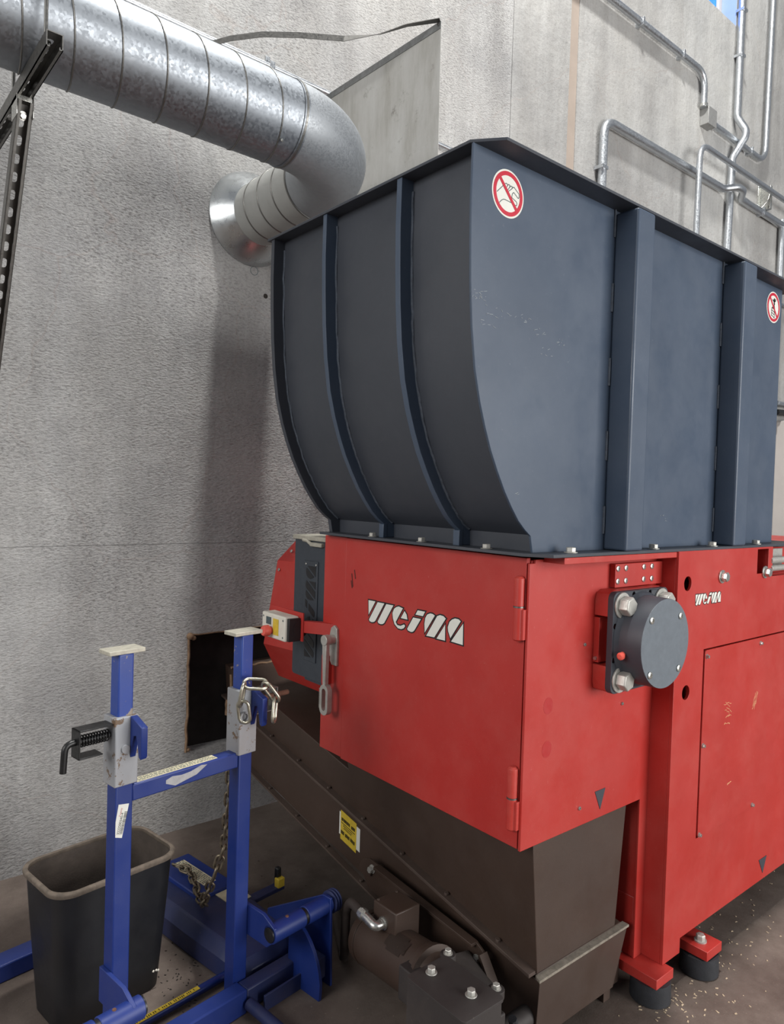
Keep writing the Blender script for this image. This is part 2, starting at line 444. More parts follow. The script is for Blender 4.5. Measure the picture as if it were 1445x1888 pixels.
# opening the conveyor passes through: dark flap set back, foam round its edge
b = B(); b.box((1.43, WY+.07, .36), (2.30, WY+.10, .912)); struct(b.build('trim_2', 'darkhole'))
b = B()
random.seed(3)
def foam_line(p, q, n, r):
    pts = []
    for k in range(n+1):
        t = k/n; pts.append((p[0]+(q[0]-p[0])*t+random.uniform(-.004, .004), WY-.001, p[1]+(q[1]-p[1])*t+random.uniform(-.004, .004)))
    b.tube(pts, r, 6)
foam_line((1.43, .36), (1.43, .912), 16, .007); foam_line((1.43, .912), (2.3, .912), 20, .004)
foam_line((1.652, .70), (1.652, .335), 12, .007); foam_line((1.652, .728), (1.95, .732), 12, .007); foam_line((1.64, .57), (1.64, .50), 4, .013)
for c, r in (((1.437, WY, .905), .018), ((1.455, WY, .895), .012), ((1.44, WY, .37), .010)):
    b.lathe((c[0], c[1]-r, c[2]), (0, 1, 0), [(0, .2*r), (.3*r, .8*r), (r, r), (1.6*r, .7*r)], 9)
struct(b.build('trim_3', 'foam', smooth=60))

wall = bpy.data.objects['wall_back']
def wall_ring(x, z, r0, r1, nm, mat):
    o = B().plate(circ((x, z), r1, 20), [circ((x, z), r0, 20)] if r0 else [], 'y', WY-.0006, WY+.0002).build(nm, mat, None, smooth=0)
    o.parent = wall; o.matrix_parent_inverse = wall.matrix_world.inverted(); return o
bpy.context.view_layer.update()
wall_ring(1.722, 2.661, .019, .0215, 'pencil_circle', 'greyprint')
wall_ring(1.788, 2.552, 0, .012, 'anchor_hole', 'grit')
# ================================================================== SHREDDER
S = thing('industrial_shredder', 'tall red and dark grey industrial shredder with a curved steel hopper on top', 'shredder', (2.2, 1.7, 0))
SX = 1.541     # door plane
TU = plain('touch_up_red', (168, 40, 40), .4, 0, .04, 20)
# --- bodies
b = B(); b.box((1.556, 1.264, .66), (2.16, 2.20, 1.43)); b.box((2.14, 1.262, .17), (4.3, 2.20, 1.43)); b.box((2.137, 1.264, .10), (2.185, 2.195, .30))
body = b.build('machine_body', 'red', S, .003)
b = B(); b.prism([(1.537, .632), (2.134, .629), (2.134, .10), (2.2, .10), (2.2, 1.432), (1.56, 1.432), (1.56, 1.422), (1.537, 1.422)], 'y', 1.255, 1.2635)
side = b.build('side_panel', 'red', S, .0015)
for p, r in (((1.797, 1.255, 1.174), .0055), ((2.006, 1.255, .965), .0055), ((1.801, 1.255, .686), .006)):
    B().screw(p, (0, -1, 0), r, .005).build('panel_screw', 'zinc', side)
for z, c in ((1.018, 'a'), (.895, 'b')):
    B().plate([(1.637+.021*cos(2*pi*k/20), z+.024*sin(2*pi*k/20)) for k in range(20)], [], 'y', 1.2546, 1.2552).build('touch_up_spot', TU, side, smooth=0)
b = B(); b.prism([(1.878, .716), (1.932, .716), (1.908, .655)], 'y', 1.2535, 1.2552)
b.build('arrow_decal', 'anthdark', side, smooth=0)
b = B(); b.box((1.595, 1.186, 1.424), (2.20, 1.2555, 1.4415)); b.build('top_strip', 'redworn', S, .001)
# clamp block with eight screws
blk = B(); blk.box((1.912, 1.235, 1.336), (2.19, 1.2555, 1.408)); blk = blk.build('clamp_block', 'red', S, .0015)
for x, z in ((1.925, 1.394), (1.968, 1.394), (2.068, 1.394), (2.115, 1.394), (1.925, 1.355), (1.968, 1.355), (2.068, 1.355), (2.115, 1.355)):
    B().screw((x, 1.2352, z), (0, -1, 0), .0095, .004).build('socket_screw', 'zinc', blk)
# --- chassis plate
holes = [circ((2.242, 1.337), .024), circ((2.257, .978), .024), [(2.745, 1.345), (2.838, 1.345), (2.838, 1.436), (2.745, 1.436)],
         [(2.366, .462), (3.9, .462), (3.9, 1.108), (2.366, 1.108)]]
b = B(); b.plate([(2.179, .10), (2.287, .10), (2.287, .15), (4.3, .15), (4.3, 1.33), (2.875, 1.33), (2.875, 1.443), (2.179, 1.443)], holes, 'y', 1.179, 1.189)
b.box((2.179, 1.189, .10), (2.189, 1.262, 1.443))
b.box((2.838, 1.189, 1.33), (2.848, 1.262, 1.443))
b.box((2.189, 1.23, .15), (4.3, 1.262, 1.33))
ch = b.build('chassis_plate', 'red', S, .001)
b = B(); b.plate(rrect(2.371, .464, 3.895, 1.1035, .012), [], 'y', 1.176, 1.186)
cv = b.build('access_cover', 'red', S, .001)
for x, z in ((2.383, 1.083), (2.793, 1.083), (2.380, .779), (2.779, .475), (2.380, .473), (3.2, 1.083)):
    B().bolt((x, 1.176, z), (0, -1, 0), .011, .007, .002).build('cover_bolt', 'zinc', cv)
b = B()
random.seed(31)
MARKS = []
for cx, cz, dx, dz, n in ((2.555, .895, .045, -.012, 2), (2.555, .868, .04, -.02, 2), (2.56, .842, .03, .006, 2), (2.55, .818, .04, -.006, 2), (2.77, .875, -.022, -.05, 3), (2.765, .85, -.02, -.03, 2), (2.595, .605, .028, .004, 2)):
    for k in range(n):
        ox, oz = random.uniform(-.012, .012), random.uniform(-.007, .007)
        MARKS.append([(cx+ox+dx*t+.004*random.uniform(-1, 1), cz+oz+dz*t+.016*(.25-t*t)*(1 if abs(dz) < .03 else 0)+.003*random.uniform(-1, 1)) for t in (-.5, -.25, 0, .25, .5)])
for pts in MARKS:
    b.tube([(p[0], 1.1761, p[1]) for p in pts], .0011, 5)
b.build('scrape_marks', plain('scraped_primer', (206, 150, 110), .7, 0, .2, 60), cv, smooth=0, kind='stuff')
for x in (2.47, 2.808):
    B().bolt((x, 1.179, 1.349), (0, -1, 0), .030, .018, .005).build('hex_bolt', 'zinc', ch, .001)
b = B(); b.prism([(2.868, .235), (2.935, .235), (2.905, .175)], 'y', 1.1775, 1.1792); b.build('arrow_decal', 'anthdark', ch, smooth=0)
# --- feet
for i, (x, y) in enumerate(((2.147, 1.200), (2.405, 1.170))):
    b = B()
    if i == 0: b.prism([(2.096, 1.150), (2.197, 1.150), (2.197, 1.30), (2.096, 1.30)], 'z', .068, .10)
    else: b.prism([(2.355, 1.118), (2.457, 1.118), (2.457, 1.26), (2.355, 1.26)], 'z', .073, .105)
    ft = b.build('foot', 'red', S, .0015)
    b = B(); b.lathe((x, y, 0), (0, 0, 1), [(0, .060), (.004, .064), (.03, .0635), (.0685, .062)], 28)
    b.build('rubber_pad', 'rubber', ft)
    if i == 1: B().bolt((2.40, 1.165, .105), (0, 0, 1), .026, .018, .005).build('anchor_bolt', 'castal', ft)
for x, y in ((4.1, 1.25), (4.1, 2.1), (2.3, 2.1)):
    ft = B().box((x-.06, y-.06, .073), (x+.06, y+.06, .105)).box((x-.03, y-.03, .105), (x+.03, y+.03, .18)).build('foot', 'red', S, .0015)
    B().lathe((x, y, 0), (0, 0, 1), [(0, .060), (.004, .064), (.03, .0635), (.073, .062)], 28).build('rubber_pad', 'rubber', ft)
# --- bearing housing
brg = B(); brg.plate([(2.146, 1.30), (2.14, 1.322), (2.12, 1.334), (1.87, 1.334), (1.848, 1.326), (1.842, 1.305), (1.842, 1.258), (1.885, 1.258), (1.885, 1.112), (1.842, 1.112), (1.842, 1.06), (1.848, 1.038), (1.87, 1.030), (2.12, 1.030), (2.14, 1.04), (2.146, 1.06)], [], 'y', 1.209, 1.2555)
brg = brg.build('bearing_mount', 'redworn', S, .002)
b = B(); b.box((1.842, 1.236, 1.118), (1.884, 1.2555, 1.252)); b.build('side_bracket', 'red', brg, .001)
B().bolt((1.842, 1.246, 1.13), (-1, 0, 0), .010, .006).build('small_bolt', 'zinc', brg)
holes = [circ((1.99+dx*.0+x, 1.182+z), .0085, 10) for dx, x, z in ((0, -.045, .138), (0, .045, .138), (0, -.138, .05), (0, -.138, -.05), (0, -.138, -.1), (0, -.045, -.138), (0, .06, -.138), (0, .138, 0))]
b = B(); b.plate(rrect(1.84, 1.032, 2.14, 1.332, .022), holes, 'y', 1.19, 1.2095)
fl = b.build('bearing_flange', 'anthdark', S, .002)
b = B(); b.lathe((1.99, 1.19, 1.182), (0, -1, 0), [(0, .146), (.004, .142), (.012, .135), (.078, .133), (.082, .1325)], 56)
cap = b.build('bearing_cap', 'anthdark', S, .001)
b = B(); b.lathe((1.99, 1.1085, 1.182), (0, -1, 0), [(0, .1325), (.0012, .1322)], 56); b.build('cap_lid', plain('grey_cap_lid', (98, 106, 114), .5, 0, .08, 60, .2), cap)
for x, z in ((1.907, 1.258), (2.068, 1.258), (2.068, 1.099), (1.907, 1.099)):
    B().screw((x, 1.107, z), (0, -1, 0), .011, .005).build('lid_screw', 'zinc', cap)
b = B(); b.cyl((1.858, 1.165, 1.155), (1.843, 1.160, 1.152), .008, None, 12); b.lathe((1.845, 1.161, 1.152), (-1, -.1, 0), [(0, .011), (.008, .011), (.012, .006)], 12); b.build('grease_plug', 'salmon', cap)
for x, z in ((1.882, 1.292), (2.098, 1.292), (1.882, 1.072), (2.098, 1.072)):
    B().bolt((x, 1.19, z), (0, -1, 0), .050, .030, .006).build('flange_bolt', 'castal', fl, .0015)
# --- door and frame strip
b = B(); b.box((SX, 2.10, .638), (1.556, 2.235, 1.437)); fs = b.build('door_frame_strip', 'red', S, .001)
b = B(); b.box((SX-.002, 1.2685, .634), (1.554, 2.098, 1.436))
door = b.build('door', 'red', S, .0015)
LOGO = [[(0.0, 0.16), (0.083, 0.161), (0.007, 0.052)], [(0.11, 0.159), (0.188, 0.16), (0.089, 0.017), (0.073, 0.006), (0.048, 0.0), (0.023, 0.003), (0.012, 0.014)], [(0.212, 0.159), (0.292, 0.16), (0.195, 0.018), (0.176, 0.006), (0.152, 0.002), (0.127, 0.005), (0.117, 0.016)], [(0.352, 0.161), (0.398, 0.154), (0.324, 0.045), (0.34, 0.026), (0.377, 0.025), (0.417, 0.042), (0.429, 0.032), (0.414, 0.014), (0.387, 0.003), (0.351, 0.004), (0.312, 0.028), (0.292, 0.067), (0.285, 0.105), (0.302, 0.137), (0.325, 0.153)], [(0.417, 0.137), (0.44, 0.116), (0.451, 0.082), (0.379, 0.082)], [(0.557, 0.163), (0.632, 0.164), (0.612, 0.13), (0.535, 0.13)], [(0.512, 0.106), (0.592, 0.107), (0.529, 0.019), (0.514, 0.006), (0.495, 0.001), (0.463, 0.005), (0.451, 0.016)], [(0.684, 0.16), (0.708, 0.16), (0.731, 0.152), (0.636, 0.021), (0.63, 0.081), (0.637, 0.122), (0.655, 0.148)], [(0.754, 0.152), (0.781, 0.163), (0.814, 0.161), (0.838, 0.148), (0.732, 0.004), (0.652, 0.002)], [(0.834, 0.108), (0.837, 0.0), (0.755, 0.0)], [(0.923, 0.162), (0.957, 0.162), (0.977, 0.151), (0.887, 0.026), (0.864, 0.069), (0.86, 0.095), (0.874, 0.131), (0.897, 0.151)], [(1.0, 0.14), (1.003, 0.001), (0.894, 0.005)]]
def offset_poly(P, d):
    n = len(P); area_ = sum(P[i][0]*P[(i+1) % n][1]-P[(i+1) % n][0]*P[i][1] for i in range(n))
    sg = 1 if area_ > 0 else -1; out = []
    for i in range(n):
        a, q, c = Vector(P[i-1]), Vector(P[i]), Vector(P[(i+1) % n])
        n1 = Vector(((q-a).y, -(q-a).x)).normalized()*sg; n2 = Vector(((c-q).y, -(c-q).x)).normalized()*sg
        m = (n1+n2); L = m.length
        m = m/L if L > 1e-6 else n1
        k = min(1/max(.35, m.dot(n1)), 2.2)
        out.append(tuple(q+m*d*k))
    return out
def logo(parent, fn, pl, c, sgn, outline=.006, mats=('blackprint', 'white'), pn='logo'):
    """fn maps logo units to plane coordinates; sgn = direction out of the surface"""
    if outline:
        b = B()
        for P in LOGO: b.plate([fn(q) for q in offset_poly(P, outline)], [], pl, c, c+sgn*.0006)
        b.build(pn+'_outline', mats[0], parent, smooth=0)
    b = B()
    for P in LOGO: b.plate([fn(q) for q in P], [], pl, c, c+sgn*.0012)
    b.build(pn+'_lettering', mats[1], parent, smooth=0)
logo(door, lambda q: (1.9586-q[0]*.458, 1.158+q[1]*.458-.002), 'x', SX-.0018, -1, .0095)
logo(ch, lambda q: (2.295+q[0]*.173, 1.262+q[1]*.22), 'y', 1.1793, -1, .012)
b = B()
for (y, z, y2, z2) in ((2.06, 1.31, 2.052, 1.265), (2.045, 1.325, 2.038, 1.295), (2.063, 1.285, 2.056, 1.26)): b.ribbon([(y, z), (y2, z2)], .0035, 'x', SX-.0028, SX-.0015)
b.build('scratch_marks', 'grit', door, smooth=0, kind='stuff')
for z0, zm, z1 in ((1.209, 1.302, 1.386), (.686, .775, .862)):
    b = B()
    b.lathe((SX-.012, 1.283, z0), (0, 0, 1), [(0, .010), (.004, .0145), (zm-z0-.002, .0145), (zm-z0-.002, .012), (zm-z0+.002, .012), (zm-z0+.002, .0145), (z1-z0-.006, .0145), (z1-z0, .008)], 18)
    b.box((SX-.016, 1.262, z0+.004), (SX-.002, 1.283, zm-.006))
    hg = b.build('hinge', 'redworn', door, .0008)
    B().cyl((SX-.012, 1.283, zm-.002), (SX-.012, 1.283, zm+.002), .0152, None, 18).build('hinge_washer', 'strut', door)
# lever handle
b = B(); b.prism([(2.128, .965), (2.160, .965), (2.172, .98), (2.180, 1.06), (2.168, 1.10), (2.150, 1.112), (2.132, 1.10), (2.128, 1.06)], 'x', SX-.010, SX)
lv = b.build('door_lever', 'castal', S, .0015)
b = B(); b.cyl((SX-.048, 2.150, 1.060), (SX-.004, 2.150, 1.060), .018, None, 20)
b.hexa([(SX-.052, 2.135, 1.07), (SX-.052, 2.163, 1.07), (SX-.036, 2.163, 1.07), (SX-.036, 2.135, 1.07)], [(SX-.052, 2.137, .89), (SX-.052, 2.153, .89), (SX-.036, 2.153, .89), (SX-.036, 2.137, .89)])
b.cyl((SX-.054, 2.15, 1.06), (SX-.032, 2.15, 1.06), .020, None, 20)
b.build('lever_arm', 'castal', lv, .002)
ell = rrect(2.116, .79, 2.166, .90, .023, 8); inn = rrect(2.129, .806, 2.153, .886, .0115, 8)
b = B(); b.plate(ell, [inn], 'x', SX-.054, SX-.034)
for k in range(16):
    z = .812+k*.0046; b.box((SX-.055, 2.1645, z), (SX-.033, 2.169, z+.0022))
b.build('lever_grip', 'castal', lv, .001)
b = B(); b.box((SX-.022, 2.170, .89), (SX+.01, 2.205, .995)); b.build('lever_stop', 'red', lv, .001)
# emergency stop on its bracket
b = B(); b.box((1.475, 2.272, 1.035), (1.481, 2.50, 1.142)); b.prism([(1.481, 2.272), (1.545, 2.16), (1.545, 2.225), (1.481, 2.31)], 'z', 1.068, 1.112)
es = b.build('stop_button_bracket', 'red', S, .001)
b = B(); b.box((1.424, 2.285, 1.036), (1.475, 2.300, 1.122)); b.build('stop_box_base', 'black', es, .002)
b = B(); b.prism([(1.415, 2.30), (1.474, 2.295), (1.474, 2.47), (1.415, 2.47)], 'z', 1.034, 1.128); b.build('stop_box', 'offwhite', es, .006, seg=3)
b = B(); b.plate(circ((1.474, 1.081), .033, 20), [], 'y', 2.284, 2.297); b.build('stop_box_recess', 'black', es)
b = B(); b.box((1.4135, 2.345, 1.050), (1.4155, 2.385, 1.112)); b.build('yellow_plate', 'yellow', es)
b = B(); b.box((1.413, 2.40, 1.085), (1.4155, 2.435, 1.113)); b.build('label_plate', 'greyprint', es)
b = B(); b.lathe((1.415, 2.40, 1.064), (-1, 0, 0), [(0, .014), (.012, .014), (.012, .021), (.030, .021), (.036, .017)], 22); b.build('stop_button', 'salmon', es, label='red round push button')
for y, z in ((2.315, 1.112), (2.315, 1.048), (2.458, 1.112), (2.458, 1.048)):
    B().screw((1.4155, y, z), (-1, 0, 0), .004, .0012).build('cover_screw', 'greyprint', es)
# drive cover beside the door, with the moulded lettering running down it
b = B(); b.plate(rrect(2.245, .86, 2.497, 1.418, .014), [], 'x', 1.575, 1.74)
b.box((1.60, 2.26, .84), (1.74, 2.44, .90))
dc = b.build('drive_cover', 'cover', S, .010, seg=3)
b = B(); b.box((1.565, 2.243, 1.406), (1.75, 2.502, 1.424)); b.box((1.560, 2.290, 1.384), (1.58, 2.372, 1.400)); b.tube([(1.569, 2.372, 1.392), (1.569, 2.40, 1.404), (1.569, 2.43, 1.406)], .008, 8)
b.build('cover_lid', 'covertop', dc, .005)
b = B(); b.box((1.571, 2.325, .93), (1.576, 2.418, 1.325)); pnl = b.build('nameplate', 'cover', dc, .0015)
logo(dc, lambda q: (2.325+.012+q[1]*.42, .945+q[0]*.36), 'x', 1.5712, -1, 0, ('black', 'black'), 'moulded')
for y in (2.337, 2.408): B().screw((1.571, y, 1.312), (-1, 0, 0), .004, .002).build('plate_screw', 'castal', dc)
# belt guard
R0 = [(1.60, 2.40, .94), (1.60, 2.79, .935), (1.60, 2.675, 1.30), (1.60, 2.40, 1.305)]
b = B()
T = [(1.74, 2.40, 1.395), (1.74, 2.605, 1.392)]; Bt = [(1.70, 2.36, .79), (1.70, 2.80, .775)]
V = {k: b.v(p) for k, p in dict(a=(1.60, 2.40, .945), c=(1.60, 2.775, .925), d=(1.60, 2.675, 1.300), e=(1.60, 2.40, 1.308),
     f=(1.78, 2.40, 1.40), g=(1.78, 2.80, 1.385), h=(1.72, 2.36, .755), i=(1.72, 2.84, .752), j=(2.1, 2.40, 1.40), k=(2.1, 2.85, 1.385), l=(2.1, 2.36, .755), m=(2.1, 2.87, .755), n=(1.66, 2.87, .93)).items()}
for q in ('acde', 'edgf', 'fgkj', 'achi'[0:2]+'ih', 'himl', 'dcig', 'gimk', 'jkml'): b.f([V[t] for t in q])
b.f([V[t] for t in 'aefjlh'])
gd = b.build('belt_guard', 'red', S, .002, smooth=0)
for p in ((1.66, 2.66, 1.338), (1.598, 2.655, 1.262)): B().screw(p, (-1, 0, .3), .007, .005).build('guard_screw', 'zinc', gd)
# --- hopper
PROF = [(1.267, 2.462), (1.266, 2.331), (1.269, 2.227), (1.274, 2.123), (1.283, 2.019), (1.299, 1.915), (1.320, 1.837), (1.342, 1.775), (1.366, 1.718), (1.394, 1.665), (1.423, 1.616), (1.452, 1.575), (1.481, 1.539), (1.508, 1.515), (1.534, 1.497), (1.544, 1.451)]
b = B(); b.plate(PROF+[(3.04, 1.451), (3.04, 2.462)], [], 'y', 1.255, 1.262)
hop = b.build('hopper', 'anth', S, .0012)
sk = [(x+.042, z) for x, z in PROF[:-1]]+[(1.578, 1.451)]
b = B(); b.prism(sk+[(x+.008, z) for x, z in reversed(sk)], 'y', 1.262, 2.20); b.build('hopper_front_skin', 'anthdark', hop, smooth=40)
b = B(); b.box((3.03, 1.262, 1.451), (3.04, 2.20, 2.462)); b.plate(PROF+[(3.04, 1.451), (3.04, 2.462)], [], 'y', 2.195, 2.214); b.build('hopper_rear_wall', 'anthdark', hop, .001)
for y0, y1 in ((1.880, 1.899), (1.522, 1.543)):
    rb = PROF[:-1]+[(1.544, 1.4525)]
    b = B(); b.prism(rb+[(x+.0425, z) for x, z in reversed(rb)], 'y', y0, y1)
    b.box((1.530, y0-.001, 1.4515), (1.545, y1+.004, 1.497))
    b.build('front_rib', 'anth', hop, .001, smooth=30)
random.seed(5)
for y in (2.193, 1.878, 1.520):
    b = B(); b.tube([(x+.041+random.uniform(-.0015, .0015), y+random.uniform(-.0012, .0012), z) for x, z in [(PROF[i][0]*(1-t)+PROF[i+1][0]*t, PROF[i][1]*(1-t)+PROF[i+1][1]*t) for i in range(14) for t in (0, .25, .5, .75)] if z < 2.44], .0042, 6)
    b.build('weld_bead', 'weld', hop, smooth=60)
for x0, x1 in ((1.872, 1.962), (2.545, 2.640)):
    b = B(); b.box((x0, 1.177, 1.4525), (x1, 1.2552, 2.449)); b.build('side_channel', 'anth', hop, .007, seg=3)
    wx = x0+.002
    for k in range(5):
        b = B(); z = 1.50+k*.22; b.tube([(wx-.006, 1.2535, z+j*.012+random.uniform(-.002, .002)) for j in range(8)], .0042, 6)
        b.build('stitch_weld', 'weld', hop, smooth=60)
b = B(); b.prism([(1.262, 2.235), (1.262, 1.262), (1.318, 1.192), (3.10, 1.192), (3.10, 1.262), (3.09, 2.235)], 'z', 2.4585, 2.4665)
tf = b.build('top_flange', 'anthdark', hop, .001)
b = B(); b.prism([(1.500, 2.215), (1.500, 1.256), (1.545, 1.184), (3.20, 1.184), (3.20, 2.215)], 'z', 1.4425, 1.4515)
bf = b.build('base_flange', 'anthdark', hop, .0008)
for x, y in ((1.656, 1.212), (2.08, 1.212), (2.46, 1.212), (2.80, 1.212)):
    B().bolt((x, y, 1.4515), (0, 0, 1), .024, .013, .003).build('flange_bolt', 'castal', hop, .001)
for y in (1.926, 1.678, 1.403): B().bolt((1.522, y, 1.4515), (0, 0, 1), .022, .012, .002).build('flange_bolt', 'castal', hop, .001)
# round prohibition stickers
def sticker(cx, cz, lines, label):
    y = 1.2548; P = lambda q: (cx+q[0], cz+q[1])
    b = B(); b.plate(circ((cx, cz), .0602, 48), [], 'y', y, y-.0004); st = b.build('prohibition_sign', 'white', hop, smooth=0, label=label)
    b = B(); b.plate(circ((cx, cz), .0555, 48), [circ((cx, cz), .0452, 48)], 'y', y-.0004, y-.0012)
    b.ribbon([(cx-.032, cz+.033), (cx+.033, cz-.033)], .0088, 'y', y-.0004, y-.0014); rg = b.build('sign_ring', 'redprint', hop, smooth=0)
    b = B()
    for pts, wd in lines: b.ribbon([P(q) for q in pts], wd, 'y', y-.0004, y-.0009)
    b.build('sign_drawing', 'blackprint' if len(lines) > 7 else 'greyprint', hop, smooth=0)
sticker(1.3965, 2.371, [(l, .0018) for l in (
    [(-.0417, -.0054), (-.0189, .0162)], [(-.0314, -.0296), (-.0233, -.0217), (-.0172, -.0181), (-.0108, -.0172), (.0144, -.0187)],
    [(-.0168, .0154), (-.0129, .0222), (-.0087, .0244), (-.0044, .0233), (-.0035, .0207), (-.0054, .0159)],
    [(-.0035, .0202), (.0006, .0238), (.005, .0232), (.0052, .019), (-.0008, .0106)], [(.0052, .0181), (.0093, .0226), (.0144, .0222), (.0139, .0173), (.0022, .0077)],
    [(.0139, .0178), (.0188, .022), (.0217, .0224), (.0413, .0109), (.0424, .004), (.0404, .0001), (.0375, -.0003), (.0224, .0088), (.0202, .0091), (.016, .0051), (.0137, -.0051), (.0322, -.0113), (.0346, -.0145), (.0335, -.0206), (.024, -.0213)])],
    'round sign, red ring and slash over a reaching hand')
fig = [([(-.010, .028), (0, .024), (.014, .026), (.018, .034)], .005), ([(.004, .026), (.006, .014)], .010), ([(.006, .012), (.002, .000), (-.004, -.004), (-.010, -.002)], .006), ([(.006, .006), (.012, -.008)], .006),
       ([(-.016, -.004), (-.016, -.034)], .0035), ([(.010, -.008), (.010, -.040)], .0035), ([(-.016, -.012), (.010, -.018)], .003), ([(-.016, -.022), (.010, -.028)], .003), ([(-.016, -.032), (.012, -.040)], .003), ([(.002, .030), (.006, .033), (.008, .030)], .007)]
sticker(2.963, 2.378, fig, 'round sign, red ring and slash over a climbing figure on a ladder')
b = B(); random.seed(11)
for cx, cz, n, w_ in ((1.30, 2.10, 16, .05), (1.41, 2.065, 20, .09), (1.545, 2.045, 8, .03), (1.63, 2.03, 8, .02), (1.57, 2.0, 5, .03), (2.0, 1.93, 8, .04), (1.47, 1.60, 3, .01), (2.2, 1.55, 5, .03), (1.33, 2.03, 5, .03)):
    for _ in range(n):
        x, z = cx+random.uniform(-w_, w_), cz+random.uniform(-.012, .012)-(0 if w_ < .05 else .2*(random.random()-.5)*.05)
        if x < 1.30 and z < 2.15: x += .03
        b.ribbon([(x, z), (x+random.uniform(-.006, .012), z+random.uniform(-.004, .004))], .0008, 'y', 1.2542, 1.2552)
b.build('scratch_marks', plain('scratched_pale_paint', (150, 156, 160), .6, 0, .2, 90), hop, smooth=0, kind='stuff')
# hydraulic block at the far end of the chassis
b = B()
b.box((2.88, 1.215, 1.345), (3.05, 1.225, 1.43))
for z in (1.36, 1.39): b.cyl((2.865, 1.185, z), (3.06, 1.185, z), .012, None, 14)
hy = b.build('hydraulic_block', 'castal', S, .001)
B().lathe((2.885, 1.215, 1.42), (0, -1, 0), [(0, .022), (.02, .022), (.022, .018)], 20).build('pressure_gauge', 'offwhite', hy)

# ================================================================== CONVEYOR under the shredder
K = thing('chip_conveyor', 'dark brown inclined chip conveyor running from under the shredder into the wall opening', 'conveyor', (1.85, 2.2, 0))
def zr(y): return .232+(y-1.31)*.182
YE = WY+.06
b = B()
b.hexa([(1.665, 1.28, .03), (1.665, YE, zr(YE)-.235), (1.665, YE, zr(YE)), (1.665, 1.28, zr(1.28))], [(2.09, 1.28, .03), (2.09, YE, zr(YE)-.235), (2.09, YE, zr(YE)), (2.09, 1.28, zr(1.28))])
trough = b.build('trough', 'brown', K, .002)
b = B(); b.hexa([(1.640, 1.262, .045), (2.03, 1.262, .045), (2.10, 1.262, .216), (1.655, 1.262, .216)], [(1.655, 1.40, .045), (2.03, 1.40, .045), (2.10, 1.40, .224), (1.665, 1.40, .224)])
b.build('tail_box', 'brown', K, .002)
b = B(); b.prism([(1.648, 1.258), (2.104, 1.258), (2.104, 1.283), (1.66, 1.283)], 'z', .2165, .2245); b.build('dusty_ledge', 'dust', K, .001)
b = B(); b.box((2.00, 1.275, .0), (2.035, 1.33, .045)); b.build('tail_foot', 'brown', K)
# upper and lower flange rails with bolts
for dz, w_ in ((0, .032), (-.235, .028)):
    b = B(); y0 = 1.285
    b.hexa([(1.665-w_, y0, zr(y0)+dz-.003), (1.665, y0, zr(y0)+dz-.003), (1.665, YE, zr(YE)+dz-.003), (1.665-w_, YE, zr(YE)+dz-.003)] if dz == 0 else
           [(1.665-w_, 1.75, zr(1.75)+dz), (1.665, 1.75, zr(1.75)+dz), (1.665, YE, zr(YE)+dz), (1.665-w_, YE, zr(YE)+dz)],
           [(1.665-w_, y0, zr(y0)+dz+.008), (1.665, y0, zr(y0)+dz+.008), (1.665, YE, zr(YE)+dz+.008), (1.665-w_, YE, zr(YE)+dz+.008)] if dz == 0 else
           [(1.665-w_, 1.75, zr(1.75)+dz+.008), (1.665, 1.75, zr(1.75)+dz+.008), (1.665, YE, zr(YE)+dz+.008), (1.665-w_, YE, zr(YE)+dz+.008)])
    rl = b.build('flange_rail', 'brownrail', K, .001)
    for k in range(8):
        y = 1.42+k*.225
        if dz and y < 1.8: continue
        B().bolt((1.650, y, zr(y)+dz+.008), (0, -.18, 1), .014, .007).build('rail_bolt', 'brownrail', rl)
# covered upper section and chute
b = B(); b.hexa([(1.662, 2.0, zr(2.0)), (1.662, YE, zr(YE)), (1.650, YE, zr(YE)+.155), (1.650, 2.0, zr(2.0)+.145)], [(2.09, 2.0, zr(2.0)), (2.09, YE, zr(YE)), (2.09, YE, zr(YE)+.165), (2.09, 2.0, zr(2.0)+.155)])
b.build('top_cover', 'brown', K, .003)
b = B(); b.hexa([(1.663, 1.28, .228), (2.056, 1.28, .228), (2.056, 2.16, zr(2.16)), (1.663, 2.16, zr(2.16))], [(1.620, 1.28, .66), (2.10, 1.28, .66), (2.10, 2.19, .66), (1.620, 2.19, .66)])
b.build('discharge_chute', 'brown', K, .002)
# warning label
def lab(y0, y1, za, zb, dy):   # parallelogram on the trough side following the slope
    return [(y0, za), (y1, za-(y0-y1)*.18), (y1, zb-(y0-y1)*.18), (y0, zb)]
b = B(); b.prism(lab(2.262, 2.128, .350, .262, 0), 'x', 1.6648, 1.6640); sg = b.build('warning_sticker', 'white', K, smooth=0)
b = B(); b.prism(lab(2.252, 2.150, .358, .245, 0), 'x', 1.6640, 1.6632); b.build('yellow_field', 'yellow', sg, smooth=0)
b = B()
def tl(y0, y1, z, h):
    b.prism([(y0, z-(2.252-y0)*.18), (y1, z-(2.252-y1)*.18), (y1, z-h-(2.252-y1)*.18), (y0, z-h-(2.252-y0)*.18)], 'x', 1.6632, 1.6626)
random.seed(2)
def words(z, h, spans):
    for y0, y1 in spans:
        y = y0
        while y > y1+.003:
            wv = random.uniform(.004, .0075); tl(y, max(y1, y-wv), z-random.uniform(0, h*.15), h); y -= wv+.0018
words(.334, .012, [(2.246, 2.190), (2.182, 2.158)]); words(.314, .003, [(2.248, 2.156)]); words(.306, .003, [(2.235, 2.175)]); words(.298, .003, [(2.23, 2.18)])
words(.283, .013, [(2.248, 2.226), (2.220, 2.192), (2.186, 2.156)])
b.build('sticker_text', 'blackprint', sg, smooth=0)
